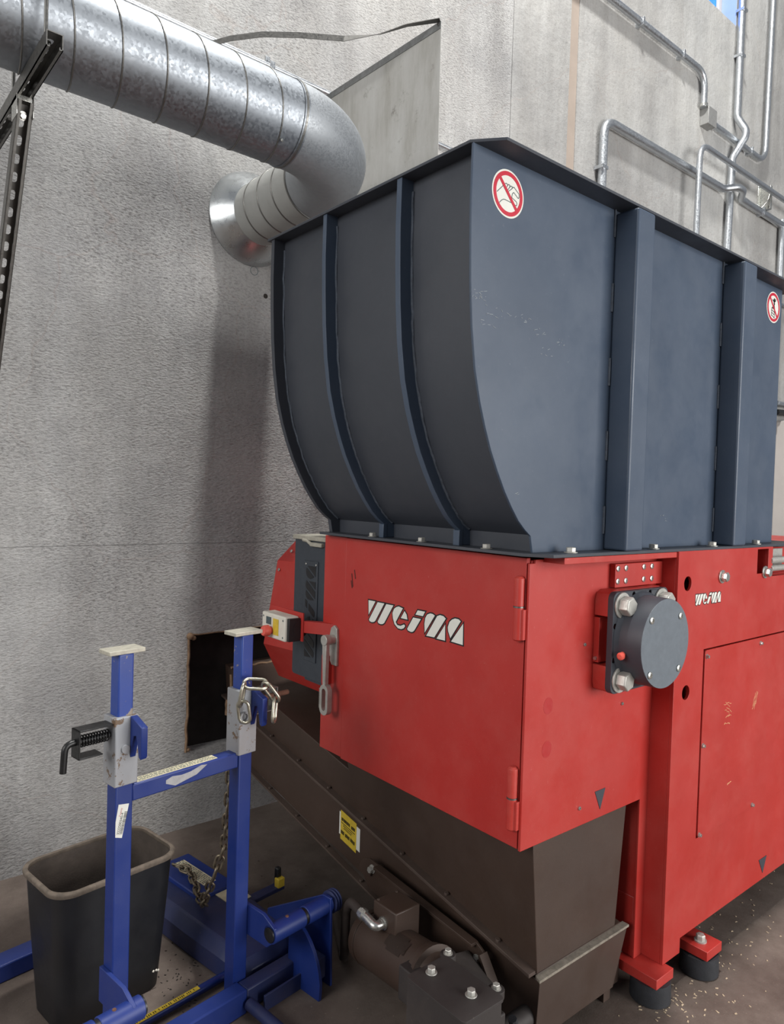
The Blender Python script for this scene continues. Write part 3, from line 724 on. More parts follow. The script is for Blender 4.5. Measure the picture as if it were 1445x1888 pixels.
# gear motor hung on a bracket plate
b = B(); b.prism([(2.06, .235), (2.04, .268), (2.0, .285), (1.95, .28), (1.47, .245), (1.44, .23), (1.38, .145), (1.40, .12), (1.62, .125), (2.0, .18)], 'x', 1.610, 1.618)
b.prism([(1.95, .272), (1.47, .238), (1.47, .247), (1.95, .282)], 'x', 1.588, 1.618); b.prism([(1.44, .228), (1.38, .143), (1.372, .149), (1.433, .235)], 'x', 1.585, 1.618)
for y, z in ((1.99, .24), (1.46, .19)): b.cyl((1.60, y, z), (1.67, y, z), .012, None, 10)
br = b.build('motor_bracket', 'brown', K, .001)
for y, z in ((1.98, .255), (1.465, .195)): B().bolt((1.610, y, z), (-1, 0, 0), .020, .014, .003).build('bracket_bolt', 'castal', br)
ma, mb_ = Vector((1.475, 1.825, .140)), Vector((1.455, 1.50, .185))
md = (mb_-ma).normalized()
b = B(); L = (mb_-ma).length
b.lathe(ma, md, [(-.012, .03), (-.01, .066), (.0, .080), (.03, .083), (.030, .079), (.036, .079), (.036, .082), (L-.02, .082), (L-.02, .088), (L, .088), (L+.005, .06)], 40)
mot = b.build('gear_motor', 'brown', K, .001)
b = B(); b.lathe(mb_, md, [(0, .092), (.014, .094), (.016, .075), (.04, .06), (.05, .045)], 32); b.build('motor_end_bell', 'brown', mot)
mid = ma+md*.15
b = B(); b.hexa([(1.435, 1.645, .20), (1.535, 1.645, .20), (1.535, 1.755, .19), (1.435, 1.755, .19)], [(1.435, 1.645, .310), (1.535, 1.645, .310), (1.535, 1.755, .306), (1.435, 1.755, .306)])
cb = b.build('terminal_box', 'brown', mot, .004)
for x, y in ((1.447, 1.655), (1.523, 1.655), (1.447, 1.745), (1.523, 1.745)): B().screw((x, y, .307), (0, 0, 1), .005, .002).build('box_screw', 'brownrail', mot)
b = B(); b.lathe((1.435, 1.700, .258), (-1, 0, 0), [(0, .020), (.006, .020), (.006, .016), (.014, .016)], 14)
b.tube(arc_path([(1.425, 1.700, .258), (1.400, 1.700, .258), (1.400, 1.745, .266), (1.400, 1.765, .268)], .022), .015, 14)
b.lathe((1.400, 1.755, .267), (0, 1, .1), [(0, .019), (.014, .019), (.014, .016), (.022, .016)], 8); b.build('conduit_elbow', 'zinc', mot)
b = B(); b.tube(arc_path([(1.400, 1.770, .268), (1.410, 1.84, .272), (1.425, 1.885, .215), (1.430, 1.895, .10), (1.45, 1.92, .016), (1.55, 2.1, .016), (1.64, 2.25, .016)], .06), .0155, 12); b.build('motor_cable', 'orange', mot)
pl_c = mid+Vector((-.055, -.02, .063))
b = B(); R_ = .0835
def on_motor(t, a, r): # t along axis, a angle from up towards -x
    x = Vector((-1, 0, 0)); u = md.cross(x).normalized()
    if u.z < 0: u = -u
    return ma+md*t+(x*sin(a)+u*cos(a))*r
g0 = [[b.v(on_motor(.17+.10*i/6, .15+.75*j/6, R_)) for j in range(7)] for i in range(7)]
for i in range(6):
    for j in range(6):
        if (i in (0, 5)) and (j in (0, 6-1)): continue
        b.f([g0[i][j], g0[i+1][j], g0[i+1][j+1], g0[i][j+1]])
bmesh.ops.solidify(b.bm, geom=b.bm.faces[:], thickness=.0015)
b.build('rating_plate', 'brownrail', mot)
b = B(); b.plate(rrect(1.255, 1.175, 1.402, 1.392, .012), [], 'z', .322, .330); b.hexa([(1.258, 1.178, .02), (1.392, 1.178, .02), (1.392, 1.388, .02), (1.258, 1.388, .02)], [(1.258, 1.178, .3225), (1.392, 1.178, .3225), (1.392, 1.388, .3225), (1.258, 1.388, .3225)])
gb = b.build('gear_guard', 'gearbox', K, .002, label='dark grey box guard over the gears, two bolts on top')
for x, y in ((1.318, 1.36), (1.340, 1.235)): B().bolt((x, y, .330), (0, 0, 1), .020, .013, .003).build('guard_bolt', 'castal', gb, .001)
b = B(); b.hexa([(1.385, 1.21, .312), (1.385, 1.405, .312), (1.608, 1.50, .200), (1.608, 1.385, .150)], [(1.385, 1.21, .320), (1.385, 1.405, .320), (1.608, 1.50, .208), (1.608, 1.385, .158)])
for x, y in ((1.424, 1.405), (1.424, 1.225)): b.cyl((x, y, .296), (x, y, .318), .022, None, 16)
mp_ = b.build('mounting_plate', 'gearbox', K, .001)
for x, y in ((1.424, 1.405), (1.424, 1.225)): B().bolt((x, y, .318), (0, 0, 1), .017, .010, .002).build('mounting_bolt', 'castal', mp_)
b = B(); b.box((1.40, 1.22, .0), (1.46, 1.38, .24)); b.cyl((1.45, 1.30, .10), (1.70, 1.30, .10), .03, None, 16); b.box((1.36, 1.40, .14), (1.46, 1.54, .24)); b.build('gear_housing', 'gearbox', K, .004)
b = B(); b.tube(arc_path([(1.50, 1.23, .20), (1.53, 1.235, .12), (1.50, 1.24, .06)], .03), .012, 8); b.build('drain_hose', 'rubber', K)

# ================================================================== EXHAUST DUCT
DY, DZ, DR = 2.265, 2.90, .1435
D = thing('exhaust_duct', 'large round galvanised duct with an elbow turning into the wall', 'duct', (1.70, 2.9, 2.9))
def hollow(x0, x1): return None
b = B(); b.lathe((-1.2, DY, DZ), (1, 0, 0), [(0, DR), (2.53, DR), (2.53, DR+.0035), (2.55, DR+.0035)], 72); b.build('straight_duct', 'galv', D, smooth=40)
b = B(); n = 30; pitch = .132
tot = (1.33+1.2)/pitch; pts = []
for k in range(int(tot*n)):
    a = 2*pi*k/n; x = -1.2+pitch*k/n
    pts.append((x, DY+(DR+.0008)*cos(a), DZ+(DR+.0008)*sin(a)))
b.tube(pts, .0028, 6); b.build('spiral_seam', 'strut', D, smooth=60)
ER = .36; EX = 1.34
b = B(); rs = []
for k in range(25):
    a = pi/2*k/24
    c = Vector((EX+ER*sin(a), DY+ER*(1-cos(a)), DZ)); t = Vector((cos(a), sin(a), 0)); nx = Vector((-t.y, t.x, 0))
    rs.append([c+(nx*cos(2*pi*j/56)+Vector((0, 0, 1))*sin(2*pi*j/56))*(DR+.002) for j in range(56)])
b.rings(rs); b.build('elbow', 'elbow', D, smooth=40)
b = B()
for sgn in (1,):
    pts = []
    for k in range(25):
        a = pi/2*k/24
        pts.append((EX+ER*sin(a)+sin(a)*0, DY+ER*(1-cos(a)), DZ+DR+.003))
    pts = [(EX+(ER+DR*.62)*sin(pi/2*k/24), DY+ER-(ER+DR*.62)*cos(pi/2*k/24), DZ+DR*.79) for k in range(25)]
    b.tube(pts, .0022, 6)
b.lathe((EX, DY, DZ), (1, 0, 0), [(-.006, DR+.001), (-.004, DR+.005), (.004, DR+.005), (.006, DR+.001)], 56, cap=False)
b.lathe((EX+ER, DY+ER, DZ), (0, 1, 0), [(-.006, DR+.001), (-.004, DR+.005), (.004, DR+.005), (.006, DR+.001)], 56, cap=False)
b.build('elbow_seam', 'strut', D, smooth=60)
b = B(); b.lathe((EX+ER, DY+ER, DZ), (0, 1, 0), [(0, DR), (WY-DY-ER-.002, DR)], 56); b.build('wall_stub', plain('dull_zinc_stub', (166, 167, 164), .55, .35, .06, 12), D, smooth=40)
b = B()
for y in (2.74, 2.86, 2.98): b.lathe((EX+ER, y, DZ), (0, 1, 0), [(-.004, DR), (-.002, DR+.003), (.002, DR+.003), (.004, DR)], 56, cap=False)
b.build('stub_seam', 'strut', D, smooth=60)
b = B(); b.lathe((EX+ER, WY-.10, DZ), (0, 1, 0), [(0, DR+.001), (.003, DR+.004), (.092, .219), (.097, .221), (.0995, .219)], 64); b.build('wall_collar', plain('bright_collar', (186, 190, 192), .30, .95, .04, 8), D, smooth=40)
for p in ((1.27, DY-.095, DZ-.113), (EX+ER-.10, 2.64, DZ+.105)): B().screw(p, (Vector(p)-Vector((p[0] if p[0] < 1.5 else EX+ER, DY if p[0] < 1.5 else p[1], DZ))), .005, .006).build('sheet_screw', 'zinc', D)
# strut bracket carrying the duct
U = thing('strut_bracket', 'slotted metal strut bracket on the wall carrying the round duct', 'bracket', (.51, 3.1, 2.75))
def channel(L, slot0=.05, pitch=.05, slots=True):
    """strut channel along +y, web on top (z=0), open side down; width 41 mm"""
    b = B(); holes = []
    if slots:
        y = slot0
        while y < L-.03:
            holes.append(rrect(-.0085, y-.0145, .0085, y+.0145, .008, 4)); y += pitch
    b.plate([(-.0205, 0), (.0205, 0), (.0205, L), (-.0205, L)], holes, 'z', -.0025, 0)
    for sx in (-1, 1):
        x0, x1 = sorted((sx*.0205, sx*.018))
        b.box((x0, 0, -.041), (x1, L, -.0025))
        x0, x1 = sorted((sx*.0205, sx*.0115)); b.box((x0, 0, -.041), (x1, L, -.0385))
        x0, x1 = sorted((sx*.0135, sx*.0115)); b.box((x0, 0, -.0385), (x1, L, -.034))
    return b
b = channel(WY-2.02); bmesh.ops.translate(b.bm, verts=b.bm.verts, vec=Vector((.511, 2.02, 2.7545))); arm = b.build('horizontal_arm', 'strut', U)
pa, pb = Vector((.511, 2.345, 2.712)), Vector((.511, 3.13, 1.235))
d = (pb-pa); LL = d.length
b = channel(LL, .06, .052)
ang = math.atan2(d.z, d.y)
bmesh.ops.transform(b.bm, matrix=Matrix.Translation(pa) @ Matrix.Rotation(ang, 4, 'X'), verts=b.bm.verts)
b.build('diagonal_brace', 'strut', U)
b = B(); b.box((.4885, 2.325, 2.700), (.5335, 2.385, 2.7145)); b.box((.4885, 2.318, 2.655), (.4905, 2.385, 2.7145)); b.box((.5315, 2.318, 2.655), (.5335, 2.385, 2.7145)); b.build('hinge_fitting', 'zinc', U, .001)
B().bolt((.511, 2.352, 2.668), (0, -1, -.4), .016, .010, .003).build('fitting_bolt', 'zinc', U)
for y in (2.085, 2.445):
    b = B(); b.cyl((.505, y, 2.70 if y > 2.2 else 2.752), (.505, y, 3.5), .005, None, 10); b.bolt((.505, y, 2.757), (0, 0, 1), .017, .012, .002)
    if y > 2.2: b.bolt((.505, y, 2.690), (0, 0, 1), .017, .012, .002)
    b.build('threaded_rod', 'strut', U)
b = B(); b.box((.485, WY-.006, 1.16), (.537, WY, 1.28)); b.build('wall_plate', 'strut', U)

# sheet panel standing out from the wall above the hopper, with a strap to the wall
P_ = thing('baffle_panel', 'dull grey sheet metal panel standing out from the wall above the hopper', 'panel', (2.07, 3.0, 3.0))
b = B(); b.prism([(WY-.001, 2.60), (WY-.001, 3.605), (2.262, 3.575), (2.25, 2.60)], 'x', 2.068, 2.070); b.build('sheet', 'sheet', P_)
b = B(); b.prism([(WY-.001, 3.605), (2.262, 3.575), (2.262, 3.545), (WY-.001, 3.575)], 'x', 2.0655, 2.068); b.build('top_hem', plain('hem_zinc', (120, 122, 122), .5, .5, .2, 40), P_)
b = B(); rs = []
ST = [((2.062, 2.262, 3.576), 0), ((1.98, 2.38, 3.575), .2), ((1.93, 2.50, 3.572), .5), ((1.83, 2.62, 3.566), 1.35), ((1.70, 2.78, 3.60), 1.4), ((1.6, 2.93, 3.63), 1.4), ((1.50, 3.04, 3.62), 1.4), ((1.42, 3.145, 3.60), 1.5)]
for (p, a) in ST:
    p = Vector(p); t = Vector((-.6, .8, 0)); u = Vector((0, 0, 1)); s_ = Vector((.8, .6, 0))
    w_ = (s_*cos(a)+u*sin(a))*.014; nn = (-s_*sin(a)+u*cos(a))*.0012
    rs.append([p-w_-nn, p+w_-nn, p+w_+nn, p-w_+nn])
b.rings(rs); b.build('strap', 'strut', P_, smooth=20)
B().screw((2.066, 2.275, 3.565), (-1, 0, 0), .007, .005).build('strap_bolt', 'strut', P_)

# ================================================================== CONDUITS on the wall
CY = WY-.04
def conduit(name, label, pts, r, straps, rad=.12, cat='conduit', mat='conduit'):
    o = thing(name, label, cat, tuple(Vector(pts[0])), 0, 'metal conduit runs on the back wall')
    B().tube(arc_path(pts, rad, 8), r, 12).build('pipe', mat, o, smooth=60)
    for (x, z, ax) in straps:
        b = B()
        if ax == 'x':
            b.box((x-.012, CY-r-.004, z-r-.004), (x+.012, WY, z+r+.004)); b.box((x-.012, WY-.006, z+r), (x+.012, WY, z+r+.05)); b.bolt((x, WY-.006, z+r+.03), (0, -1, 0), .014, .012)
        else:
            b.box((x-r-.004, CY-r-.004, z-.012), (x+r+.004, WY, z+.012)); b.box((x+r, WY-.006, z-.012), (x+r+.05, WY, z+.012)); b.bolt((x+r+.03, WY-.006, z), (0, -1, 0), .014, .012)
        b.build('pipe_strap', 'conduit', o, .001)
    return o
y = CY
conduit('wall_conduit', 'thin grey conduit running along the wall behind the round duct', [(-1.0, y, 3.640), (2.9, y, 3.635), (15.8, y, 3.55)], .013, [(1.764, 3.640, 'x')])
conduit('wall_conduit', 'conduit at the top right sloping to a bend above the small junction box', [(2.4, y, 5.20), (5.885, y, 5.215), (5.885, y, 4.93)], .026, [(5.50, 5.213, 'x'), (4.9, 5.21, 'x')], .16)
conduit('wall_conduit', 'conduit from the junction box turning straight up near the right edge', [(6.0, y, 4.852), (7.07, y, 4.845), (7.135, y, 8.0)], .026, [(6.75, 4.848, 'x')], .16)
conduit('wall_conduit', 'thick vertical conduit beside the window, kinked around another pipe', [(6.50, y, 8.0), (6.484, y, 5.06), (6.52, y-.07, 4.93), (6.50, y-.07, 4.86), (6.425, y, 4.68), (6.36, y, 3.0), (6.34, y, .4)], .032, [(6.487, 5.60, 'z'), (6.49, 6.0, 'z')], .10)
conduit('wall_conduit', 'long low conduit bent down behind the front of the hopper', [(4.44, y, .4), (4.485, y, 4.345), (6.28, y, 4.368), (6.40, y-.075, 4.395), (6.50, y-.075, 4.395), (6.62, y, 4.375), (15.8, y, 4.30)], .032, [(4.468, 3.99, 'z'), (7.04, 4.373, 'x')], .13)
conduit('wall_conduit', 'slim conduit loop rising behind the hopper and running right above the longer one', [(5.60, y-.10, .4), (5.67, y-.10, 4.53), (15.8, y-.10, 4.50)], .024, [(7.12, 4.53, 'x')], .14)
conduit('wall_conduit', 'vertical conduit at the right edge beyond the unistrut plate', [(7.50, y, 2.50), (7.505, y, 4.42)], .03, [])
jb = thing('junction_box', 'small grey square junction box on the upper right wall', 'electrical box', (5.95, WY, 4.86))
b = B(); b.box((5.905, WY-.075, 4.80), (6.035, WY, 4.935)); b.build('box_body', 'strutlight', jb, .003)
b = B(); b.box((5.900, WY-.080, 4.795), (6.040, WY-.075, 4.94)); b.build('box_lid', 'strutlight', jb, .002)
b = B(); b.cyl((5.885, CY, 4.935), (5.885, CY, 4.96), .034, None, 12); b.bolt((6.035, CY, 4.852), (1, 0, 0), .05, .02); b.build('connector', 'zinc', jb)
us = thing('strut_plate', 'short zinc strut plate holding two conduits near the right edge', 'bracket', (7.08, WY, 4.38))
b = B(); b.box((7.03, WY-.01, 4.37), (7.15, WY, 4.64)); b.box((7.08, WY-.10, 4.40), (7.12, WY-.01, 4.62)); b.build('plate', 'zinc', us, .002)
B().tube([(7.08, WY-.10, 4.56), (7.05, WY-.09, 4.46), (7.02, WY-.05, 4.40)], .010, 8).build('clip', 'strut', us)
cbn = thing('wall_enclosure', 'large light grey enclosure on the wall behind the right end of the shredder', 'cabinet', (7.9, WY, 1.2))
b = B(); b.box((7.64, WY-.32, 1.22), (8.6, WY, 2.455)); b.build('enclosure_body', 'cabinet', cbn, .02, seg=3)
b = B(); b.box((7.655, WY-.335, 1.24), (8.59, WY-.315, 2.44)); b.build('enclosure_door', 'cabinet', cbn, .008)
b = B(); b.tube([(7.55, WY-.05, 2.53), (7.9, WY-.05, 2.55), (8.5, WY-.05, 2.55)], .03, 10); b.build('cable_conduit', 'blackmet', cbn)
b = B(); b.tube([(7.55, WY-.05, 2.62), (8.5, WY-.05, 2.63)], .025, 10); b.build('top_conduit', 'conduit', cbn)

# ================================================================== WASTE BIN
bx, by_, rz = .755, 2.275, radians(8.7)
BN = thing('waste_bin', 'tall black plastic waste bin with a dusty rim behind the blue posts', 'bin', (bx, by_, 0), rz)
ORG[BN.name] = Vector((0, 0, 0))
b = B(); H_ = .448
lv_ = [(0, .160, .100, .05), (.004, .163, .103, .05), (.10, .170, .110, .052), (.30, .185, .123, .056), (.425, .193, .131, .06)]
rs = [[(x, y_, z) for x, y_ in rrect(-a, -c, a, c, r, 6)] for z, a, c, r in lv_]
b.rings(rs, cap=False); 
b.f([b.v(p) for p in rs[0]])
inn = [[(x*.975, y_*.965, max(z, .008)) for x, y_, z in r] for r in reversed(rs)]
b.build('bin_wall', 'bin', BN, smooth=50)
b = B(); b.rings(inn, cap=False); b.f([b.v(p) for p in inn[-1]]); b.build('bin_inside', 'bininside', BN, smooth=50)
b = B(); rs = []
for dz, off in ((-.010, .0), (-.010, .008), (.0, .010), (.005, .008), (.007, .003), (.005, -.003), (-.006, -.004)):
    rs.append([(x, y_, .43+dz) for x, y_ in rrect(-.193-off, -.131-off, .193+off, .131+off, .062+off*.5, 8)])
b.rings(rs, cap=False, closed=True); b.build('bin_rim', 'binrim', BN, smooth=60)
b = B()
for x, z in ((.125, .062), (.135, .061), (.142, .058)): b.lathe((x, -.1085, z), (0, -1, 0), [(0, .004), (.002, .003), (.003, .001)], 8)
b.build('pale_specks', 'offwhite', BN, kind='stuff')

# ================================================================== BLUE LIFT JACK
J = thing('lift_frame', 'blue steel lift frame with two square posts and a crossbar', 'lift', (.714, 1.941, 0), radians(8.7))
ORG[J.name] = Vector((0, 0, 0))
UL, UR = -.026, .372
for i, u in enumerate((UL, UR)):
    b = B(); b.box((u-.0245, -.0245, .02), (u+.0245, .0245, .84)); post = b.build('post', 'blue', J, .004, seg=3)
    b = B(); b.box((u-.033, -.033, .80 if i == 0 else .785), (u+.033, .033, .985)); slv = b.build('sleeve', 'bare', J, .003, label='bare worn steel sleeve')
    b = B(); b.box((u-.022, -.022, .95), (u+.022, .022, 1.152)); b.build('inner_tube', 'blueworn', J, .005, seg=3)
    b = B(); b.box((u-.052, -.030, 1.152), (u+.050, .030, 1.164)); b.build('saddle_plate', 'cap', J, .002)
    # hook plate
    b = B(); b.prism([(-.033, .985), (-.040, .985), (-.092, .966), (-.092, .888), (-.087, .880), (-.078, .884), (-.070, .920), (-.062, .938), (-.050, .934), (-.033, .872)], 'x', u+.008, u+.026)
    b.build('hook', 'blue', J, .002)
    s_ = -1 if i == 0 else 1
    e = u+s_*.033
    X = lambda t: e+s_*t
    def bxs(a, c):
        lo = tuple(min(p, q) for p, q in zip(a, c)); hi = tuple(max(p, q) for p, q in zip(a, c)); return lo, hi
    b = B()
    for a, c in (((X(0), -.022, .966), (X(.092), .022, .970)), ((X(.088), -.022, .895), (X(.092), .022, .970)), ((X(.028), -.022, .895), (X(.092), .022, .899))): b.box(*bxs(a, c))
    if i == 1: b.box(*bxs((X(0), -.022, .895), (X(.03), .022, .899)))
    pb_ = b.build('latch_bracket', 'blackmet' if i == 0 else 'strut', J, .001)
    b = B(); pin = [(X(-.01), 0, .937), (X(.125), 0, .937)]
    if i == 0: pin = arc_path([(X(-.01), 0, .937), (X(.118), 0, .937), (X(.122), 0, .865)], .022)
    else: pin = [(X(-.01), 0, .937), (X(.15), 0, .937)]
    b.tube(pin, .0085, 12); b.build('latch_pin', 'blackmet' if i == 0 else 'rust', J)
    if i == 0:
        b = B(); b.tube([(X(.004+.082*k/130), .0145*cos(2*pi*k/12), .937+.0145*sin(2*pi*k/12)) for k in range(131)], .002, 6); b.build('latch_spring', 'blackmet', J, smooth=60)
    b = B(); b.lathe((u-.006, -.033, .90), (0, -1, 0), [(0, .011), (.006, .011), (.006, .007)], 14) if i == 0 else b.lathe((u-.02, -.033, .905), (0, -1, 0), [(0, .018), (.01, .016), (.01, .011), (.002, .010)], 16)
    b.build('boss', 'bare', J)
b = B(); b.box((UL+.0245, -.021, .745), (UR-.0245, .021, .792)); b.build('crossbar', 'blue', J, .004)
b = B(); b.box((.015, -.0155, .7920), (.275, .0155, .7928)); lb = b.build('crossbar_label', 'cream', J, smooth=0, label='long worn cream label')
b = B(); random.seed(8)
for r_ in range(3):
    x = .024
    while x < .262:
        wv = random.uniform(.004, .012); b.box((x, -.010+r_*.0085, .7928), (x+wv, -.0065+r_*.0085, .7931)); x += wv+.003
b.build('label_text', 'greyprint', lb, smooth=0)
b = B(); b.prism([(.10, .765), (.13, .752), (.20, .765), (.235, .785), (.215, .788), (.18, .779), (.15, .777), (.12, .781), (.10, .775)], 'y', -.0214, -.0205); b.build('torn_tape', plain('silver_tape', (158, 158, 160), .5, .1, .15, 60), J, smooth=0)
# bar-code label on the left post
b = B(); b.prism([(-.0495, .664), (-.031, .657), (-.0125, .745), (-.042, .750), (-.0495, .705)], 'y', -.0252, -.0244)
bl = b.build('barcode_label', 'white', J, smooth=0)
def bl_(t, s_): # t along the label (0 bottom), s_ across
    return (-.050+t*.012+s_*(.019+.011*t), .668+t*.080-s_*.006)
b = B(); random.seed(4); t = .06
while t < .78:
    h = random.choice((.008, .012, .02)); b.prism([bl_(t, .58), bl_(t, .93), bl_(t+h, .93), bl_(t+h, .58)], 'y', -.0257, -.0251); t += h+random.choice((.010, .014))
b.build('barcode', 'blackprint', bl, smooth=0)
def add_text(name, s, size, mat, parent, mtx):
    c = bpy.data.curves.new(name, 'FONT'); c.body = s; c.size = size; c.extrude = .0002
    to = bpy.data.objects.new(name, c); COL.objects.link(to)
    dg = bpy.context.evaluated_depsgraph_get(); me = bpy.data.meshes.new_from_object(to.evaluated_get(dg))
    bpy.data.objects.remove(to); me.transform(mtx); me.materials.clear(); me.materials.append(M[mat])
    o = bpy.data.objects.new(name, me); COL.objects.link(o); o.parent = parent; return o
def vtext(s, size, mat, t, s_):
    q = bl_(t, s_); a = math.atan2(.080, .017)
    m = Matrix.Translation((q[0], -.0256, q[1])) @ Matrix.Rotation(pi/2, 4, 'X') @ Matrix.Rotation(a, 4, 'Z')
    add_text('label_text', s, size, mat, bl, m)
vtext('3222200340-4', .0098, 'blackprint', .05, .50); vtext('Twenty', .0075, 'redtint', .62, .26)
# base: beam, straps, pivot tubes, plates
b = B(); b.box((-.55, -.080, .0), (.36, -.0255, .075)); b.build('base_beam', 'blue', J, .005)
b = B(); b.box((.36, -.078, .004), (.575, -.028, .072)); b.build('beam_end', 'bluedirty', J, .005, label='rusty worn end of the base beam')
b = B(); b.cyl((.575, -.052, .045), (.615, -.052, .045), .026, None, 16); b.build('beam_spigot', 'rust', J, .002)
for i, u in enumerate((-.056, .402)):
    b = B(); b.prism([(.024, .300), (-.10, .300), (-.155, .275), (-.155, .235), (-.12, .205), (.024, .205)], 'x', u-.006, u+.006); b.build('pivot_strap', 'blue', J, .002)
    s_ = -1 if i == 0 else 1
    b = B(); x0 = u+s_*.004+(.03 if i == 0 else -.0); cy, cz, rr_ = -.135, .252, .029
    if i == 0: b.cyl((u+.028, cy, cz), (u-.085, cy, cz), rr_, None, 24)
    else: b.cyl((u-.006, cy, cz), (u+.12, cy, cz), rr_, None, 24)
    b.build('pivot_tube', 'blue', J, .002)
    b = B()
    if i == 0: b.cyl((u-.085, cy, cz), (u-.097, cy, cz), rr_-.004, None, 24); b.lathe((u+.028, cy, cz), (1, 0, 0), [(0, .024), (.006, .024), (.007, .02)], 24)
    else: b.cyl((u+.12, cy, cz), (u+.132, cy, cz), rr_-.004, None, 24); b.lathe((u-.006, cy, cz), (-1, 0, 0), [(0, .022), (.005, .022), (.006, .018)], 24)
    b.build('pivot_ring', 'black', J)
    b = B()
    if i == 0: b.cyl((u-.097, cy, cz), (u-.40, cy, cz), rr_, None, 24)
    else: b.cyl((u+.132, cy, cz), (u+.235, cy, cz), rr_, None, 24)
    b.build('pivot_tube', 'blue', J, .002)
    b = B(); p = (u-.045, cy, cz+rr_-.002) if i == 0 else (u+.06, cy, cz+rr_-.002)
    b.cyl(p, (p[0], p[1], p[2]+.004), .006, .005, 10); b.build('grease_nipple', 'rust', J)
for k in range(3): B().lathe((.640+k*.011, -.135, .252), (1, 0, 0), [(0, .030), (.003, .036), (.006, .036), (.008, .030)], 24).build('spring_washer', 'bluedirty', J)
b = B(); b.prism([(-.175, 0), (-.165, .285), (-.13, .285), (.15, .125), (.15, .0)], 'x', .618, .628); b.build('end_plate', 'blue', J, .002)
b = B(); gq = [(-.05, .215)]+[(-.05-.155*sin(a*pi/18), .02+.195*cos(a*pi/18)) for a in range(1, 9)]+[(-.20, .0), (-.05, .0)]
b.prism(gq, 'x', .545, .557); b.build('quadrant_plate', 'blue', J, .001)
b = B(); b.box((.555, -.16, .03), (.61, -.08, .10)); b.cyl((.557, -.14, .06), (.575, -.14, .06), .035, None, 18); b.build('caster_block', 'bluedirty', J, .003)
b = B(); b.box((.40, -.115, .0), (.56, -.108, .05)); b.build('skirt_plate', 'bluedirty', J, .001)
b = B(); b.tube([(.36, -.09, .035), (.36, -.25, .03), (.36, -.5, .03)], .018, 12); b.build('tow_tube', 'bluedirty', J)
# floor rod with tape-measure sticker
b = B(); b.tube([(.0, .085, .022), (.30, .085, .022), (.56, .085, .022)], .014, 12); b.build('lock_rod', 'blue', J)
b = B(); b.box((-.05, .074, .0345), (.295, .089, .0368)); st = b.build('measure_sticker', 'yellow', J, smooth=0)
b = B(); random.seed(6); x = -.045
while x < .285:
    b.box((x, .075+random.uniform(0, .003), .0368), (x+.0022, .0855, .0372)); x += random.choice((.006, .009, .012))
b.build('measure_marks', 'blackprint', st, smooth=0)
# pump body on the floor behind the posts
b = B(); rs = []
for vv, hw, cc, zt in ((.0, .085, .50, .055), (.03, .115, .52, .085), (.12, .13, .525, .105), (.30, .14, .53, .108), (.62, .145, .535, .108), (.66, .13, .535, .095)):
    rs.append([(cc-hw, vv, .0), (cc-hw, vv, zt*.62), (cc-hw+.03, vv, zt), (cc+hw-.03, vv, zt), (cc+hw, vv, zt*.62), (cc+hw, vv, .0)])
b.rings(rs); b.build('pump_body', 'bluedirty', J, .006, smooth=30, seg=3)
b = B(); b.prism([(.49, .375), (.64, .375), (.64, .68), (.49, .68)], 'z', .105, .125); pc = b.build('pump_cover', 'blue', J, .004)
b = B(); b.box((.545, .43, .1252), (.598, .645, .1258)); pl_ = b.build('instruction_label', 'cream', J, smooth=0)
b = B(); random.seed(9)
for k in range(6):
    yv = .44
    while yv < .635:
        wv = random.uniform(.008, .02); b.box((.551+k*.0075, yv, .1258), (.554+k*.0075, yv+wv, .1261)); yv += wv+.004
b.build('label_text', 'greyprint', pl_, smooth=0)
b = B(); b.box((.555, .27, .108), (.64, .372, .112)); b.build('worn_patch', 'cream', J, .001)
b = B(); b.box((-.40, .585, .0), (.40, .66, .058)); b.build('rear_beam', 'blue', J, .005)
b = B(); b.box((.77, .28, .09), (.79, .30, .16)); b.build('pedal', 'black', J, .004); 
b = B(); b.box((.764, .265, .09), (.795, .29, .125)); b.build('pedal_tip', 'yellow', J, .003)
b = B(); b.box((.62, .27, .075), (.80, .31, .092)); b.build('pedal_arm', 'bluedirty', J, .003)

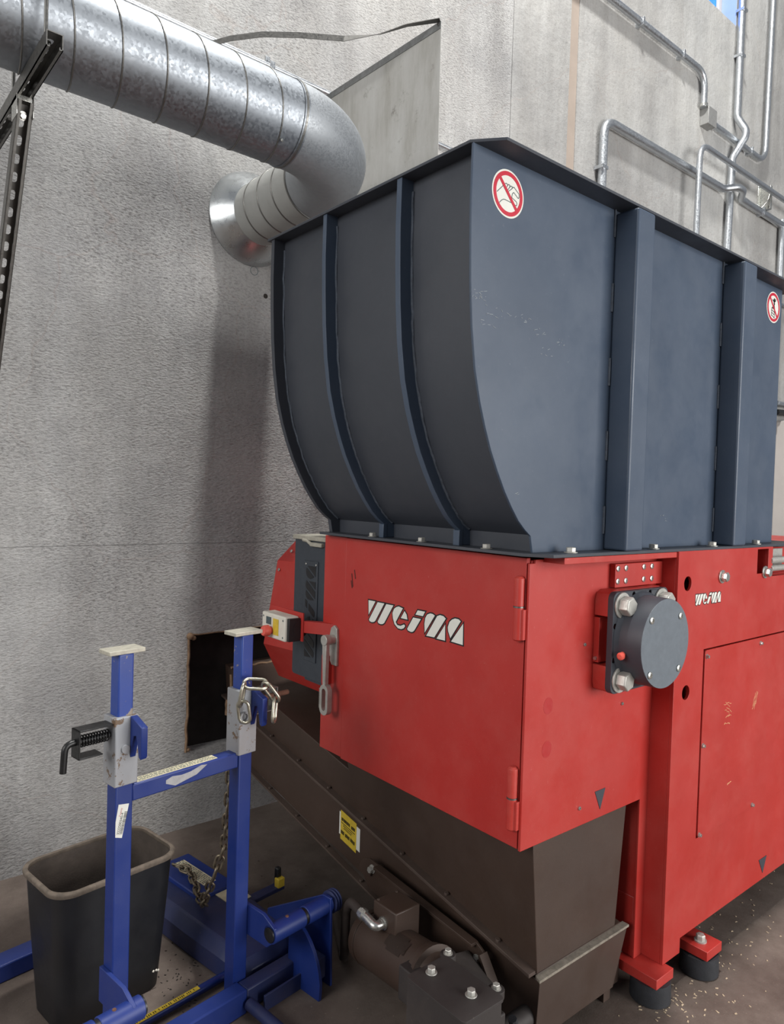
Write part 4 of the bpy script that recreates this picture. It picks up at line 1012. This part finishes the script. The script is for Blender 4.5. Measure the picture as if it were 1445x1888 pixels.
# ================================================================== CHAINS
def link_mesh(name, L, Wd, r, mat):
    b = B(); pts = []
    h = L/2-Wd/2
    for k in range(9): a = -pi/2+pi*k/8; pts.append((h+Wd/2*cos(a), Wd/2*sin(a), 0))
    for k in range(9): a = pi/2+pi*k/8; pts.append((-h+Wd/2*cos(a), Wd/2*sin(a), 0))
    b.tube(pts, r, 8, True)
    o = b.build(name, mat, None, 0, 60); me = o.data
    me.transform(Matrix.Translation(o.location))
    bpy.data.objects.remove(o); return me
LM = link_mesh('chain_link', .050, .025, .0045, 'dirtychain')
LM2 = link_mesh('chain_link', .072, .034, .0052, 'steel')
def chain(name, label, pts, me, pitch, alt0=0):
    m = Matrix.Translation((.714, 1.941, 0)) @ Matrix.Rotation(radians(8.7), 4, 'Z')
    W = [m @ Vector(p) for p in pts]
    o = thing(name, label, 'chain', tuple(W[-1]), 0, 'chains on the blue lift frame')
    seg = []
    for a, c in zip(W[:-1], W[1:]): seg.append((a, c, (c-a).length))
    tot = sum(s[2] for s in seg); n = int(tot/pitch)
    for k in range(n+1):
        d = k*pitch; i = 0
        while i < len(seg)-1 and d > seg[i][2]: d -= seg[i][2]; i += 1
        a, c, l = seg[i]; t = (c-a).normalized(); p = a+t*d
        x, y_, _ = frame(t)
        ang = (pi/4 if (k+alt0) % 2 else -pi/4)
        s1 = x*cos(ang)+y_*sin(ang); s2 = t.cross(s1)
        mm = Matrix(((t.x, s1.x, s2.x, 0), (t.y, s1.y, s2.y, 0), (t.z, s1.z, s2.z, 0), (0, 0, 0, 1)))
        lk = bpy.data.objects.new('chain_link', me); COL.objects.link(lk); lk.parent = o
        lk.matrix_local = Matrix.Translation(p-Vector(o.location)) @ mm
    return o
cpts = arc_path([(.385, .060, .90), (.388, .075, .62), (.392, .10, .44), (.375, .13, .335), (.40, .22, .21), (.455, .29, .150), (.475, .36, .140), (.51, .43, .141), (.545, .53, .146), (.535, .575, .146), (.525, .61, .146)], .06, 5)
chain('steel_chain', 'dirty steel chain hanging behind the right blue post onto the pump body', cpts, LM, .037)
upts = arc_path([(UR-.03, -.050, .925), (UR-.042, -.052, .985), (UR-.022, -.06, 1.012), (UR+.017, -.085, 1.008), (UR+.036, -.10, .980), (UR+.040, -.112, .93), (UR+.020, -.112, .905)], .03, 4)
chain('steel_chain', 'bright steel chain links looped over the hook of the right blue post', upts, LM2, .056, 1)

# ================================================================== FLOOR LITTER
def litter(name, label, mat, spots, n, size, seed):
    random.seed(seed); b = B()
    for _ in range(n):
        cx, cy_, sx, sy = random.choice(spots)
        x, y_ = cx+random.gauss(0, sx), cy_+random.gauss(0, sy)
        if y_ > WY-.02: continue
        L_, W_ = random.uniform(.5, 1.6)*size, random.uniform(.3, .7)*size
        a = random.uniform(0, pi); h = random.uniform(.2, .5)*size
        c, s_ = cos(a), sin(a)
        P = [(x+c*p-s_*q, y_+s_*p+c*q) for p, q in ((-L_, -W_), (L_*.8, -W_*.8), (L_, W_*.7), (-L_*.7, W_))]
        b.hexa([(p[0], p[1], 0.0003) for p in P], [(p[0]*.9+x*.1, p[1]*.9+y_*.1, h) for p in P])
    o = b.build(name, mat, smooth=0); tag(o, label, 'litter', None, 'stuff'); return o
litter('wood_chips', 'pale chips and splinters scattered on the floor beside the shredder feet', 'chip', [(2.15, 1.15, .10, .05), (2.5, 1.15, .25, .10), (2.9, 1.2, .3, .12), (2.4, .9, .5, .25)], 240, .004, 21)
litter('dark_grit', 'dark grit and crumbs scattered on the floor in front of the bin', 'grit', [(1.0, 2.2, .10, .10), (.95, 2.15, .06, .06), (1.15, 2.35, .15, .15), (1.4, 2.6, .2, .2), (1.7, .9, .4, .3)], 150, .0035, 22)
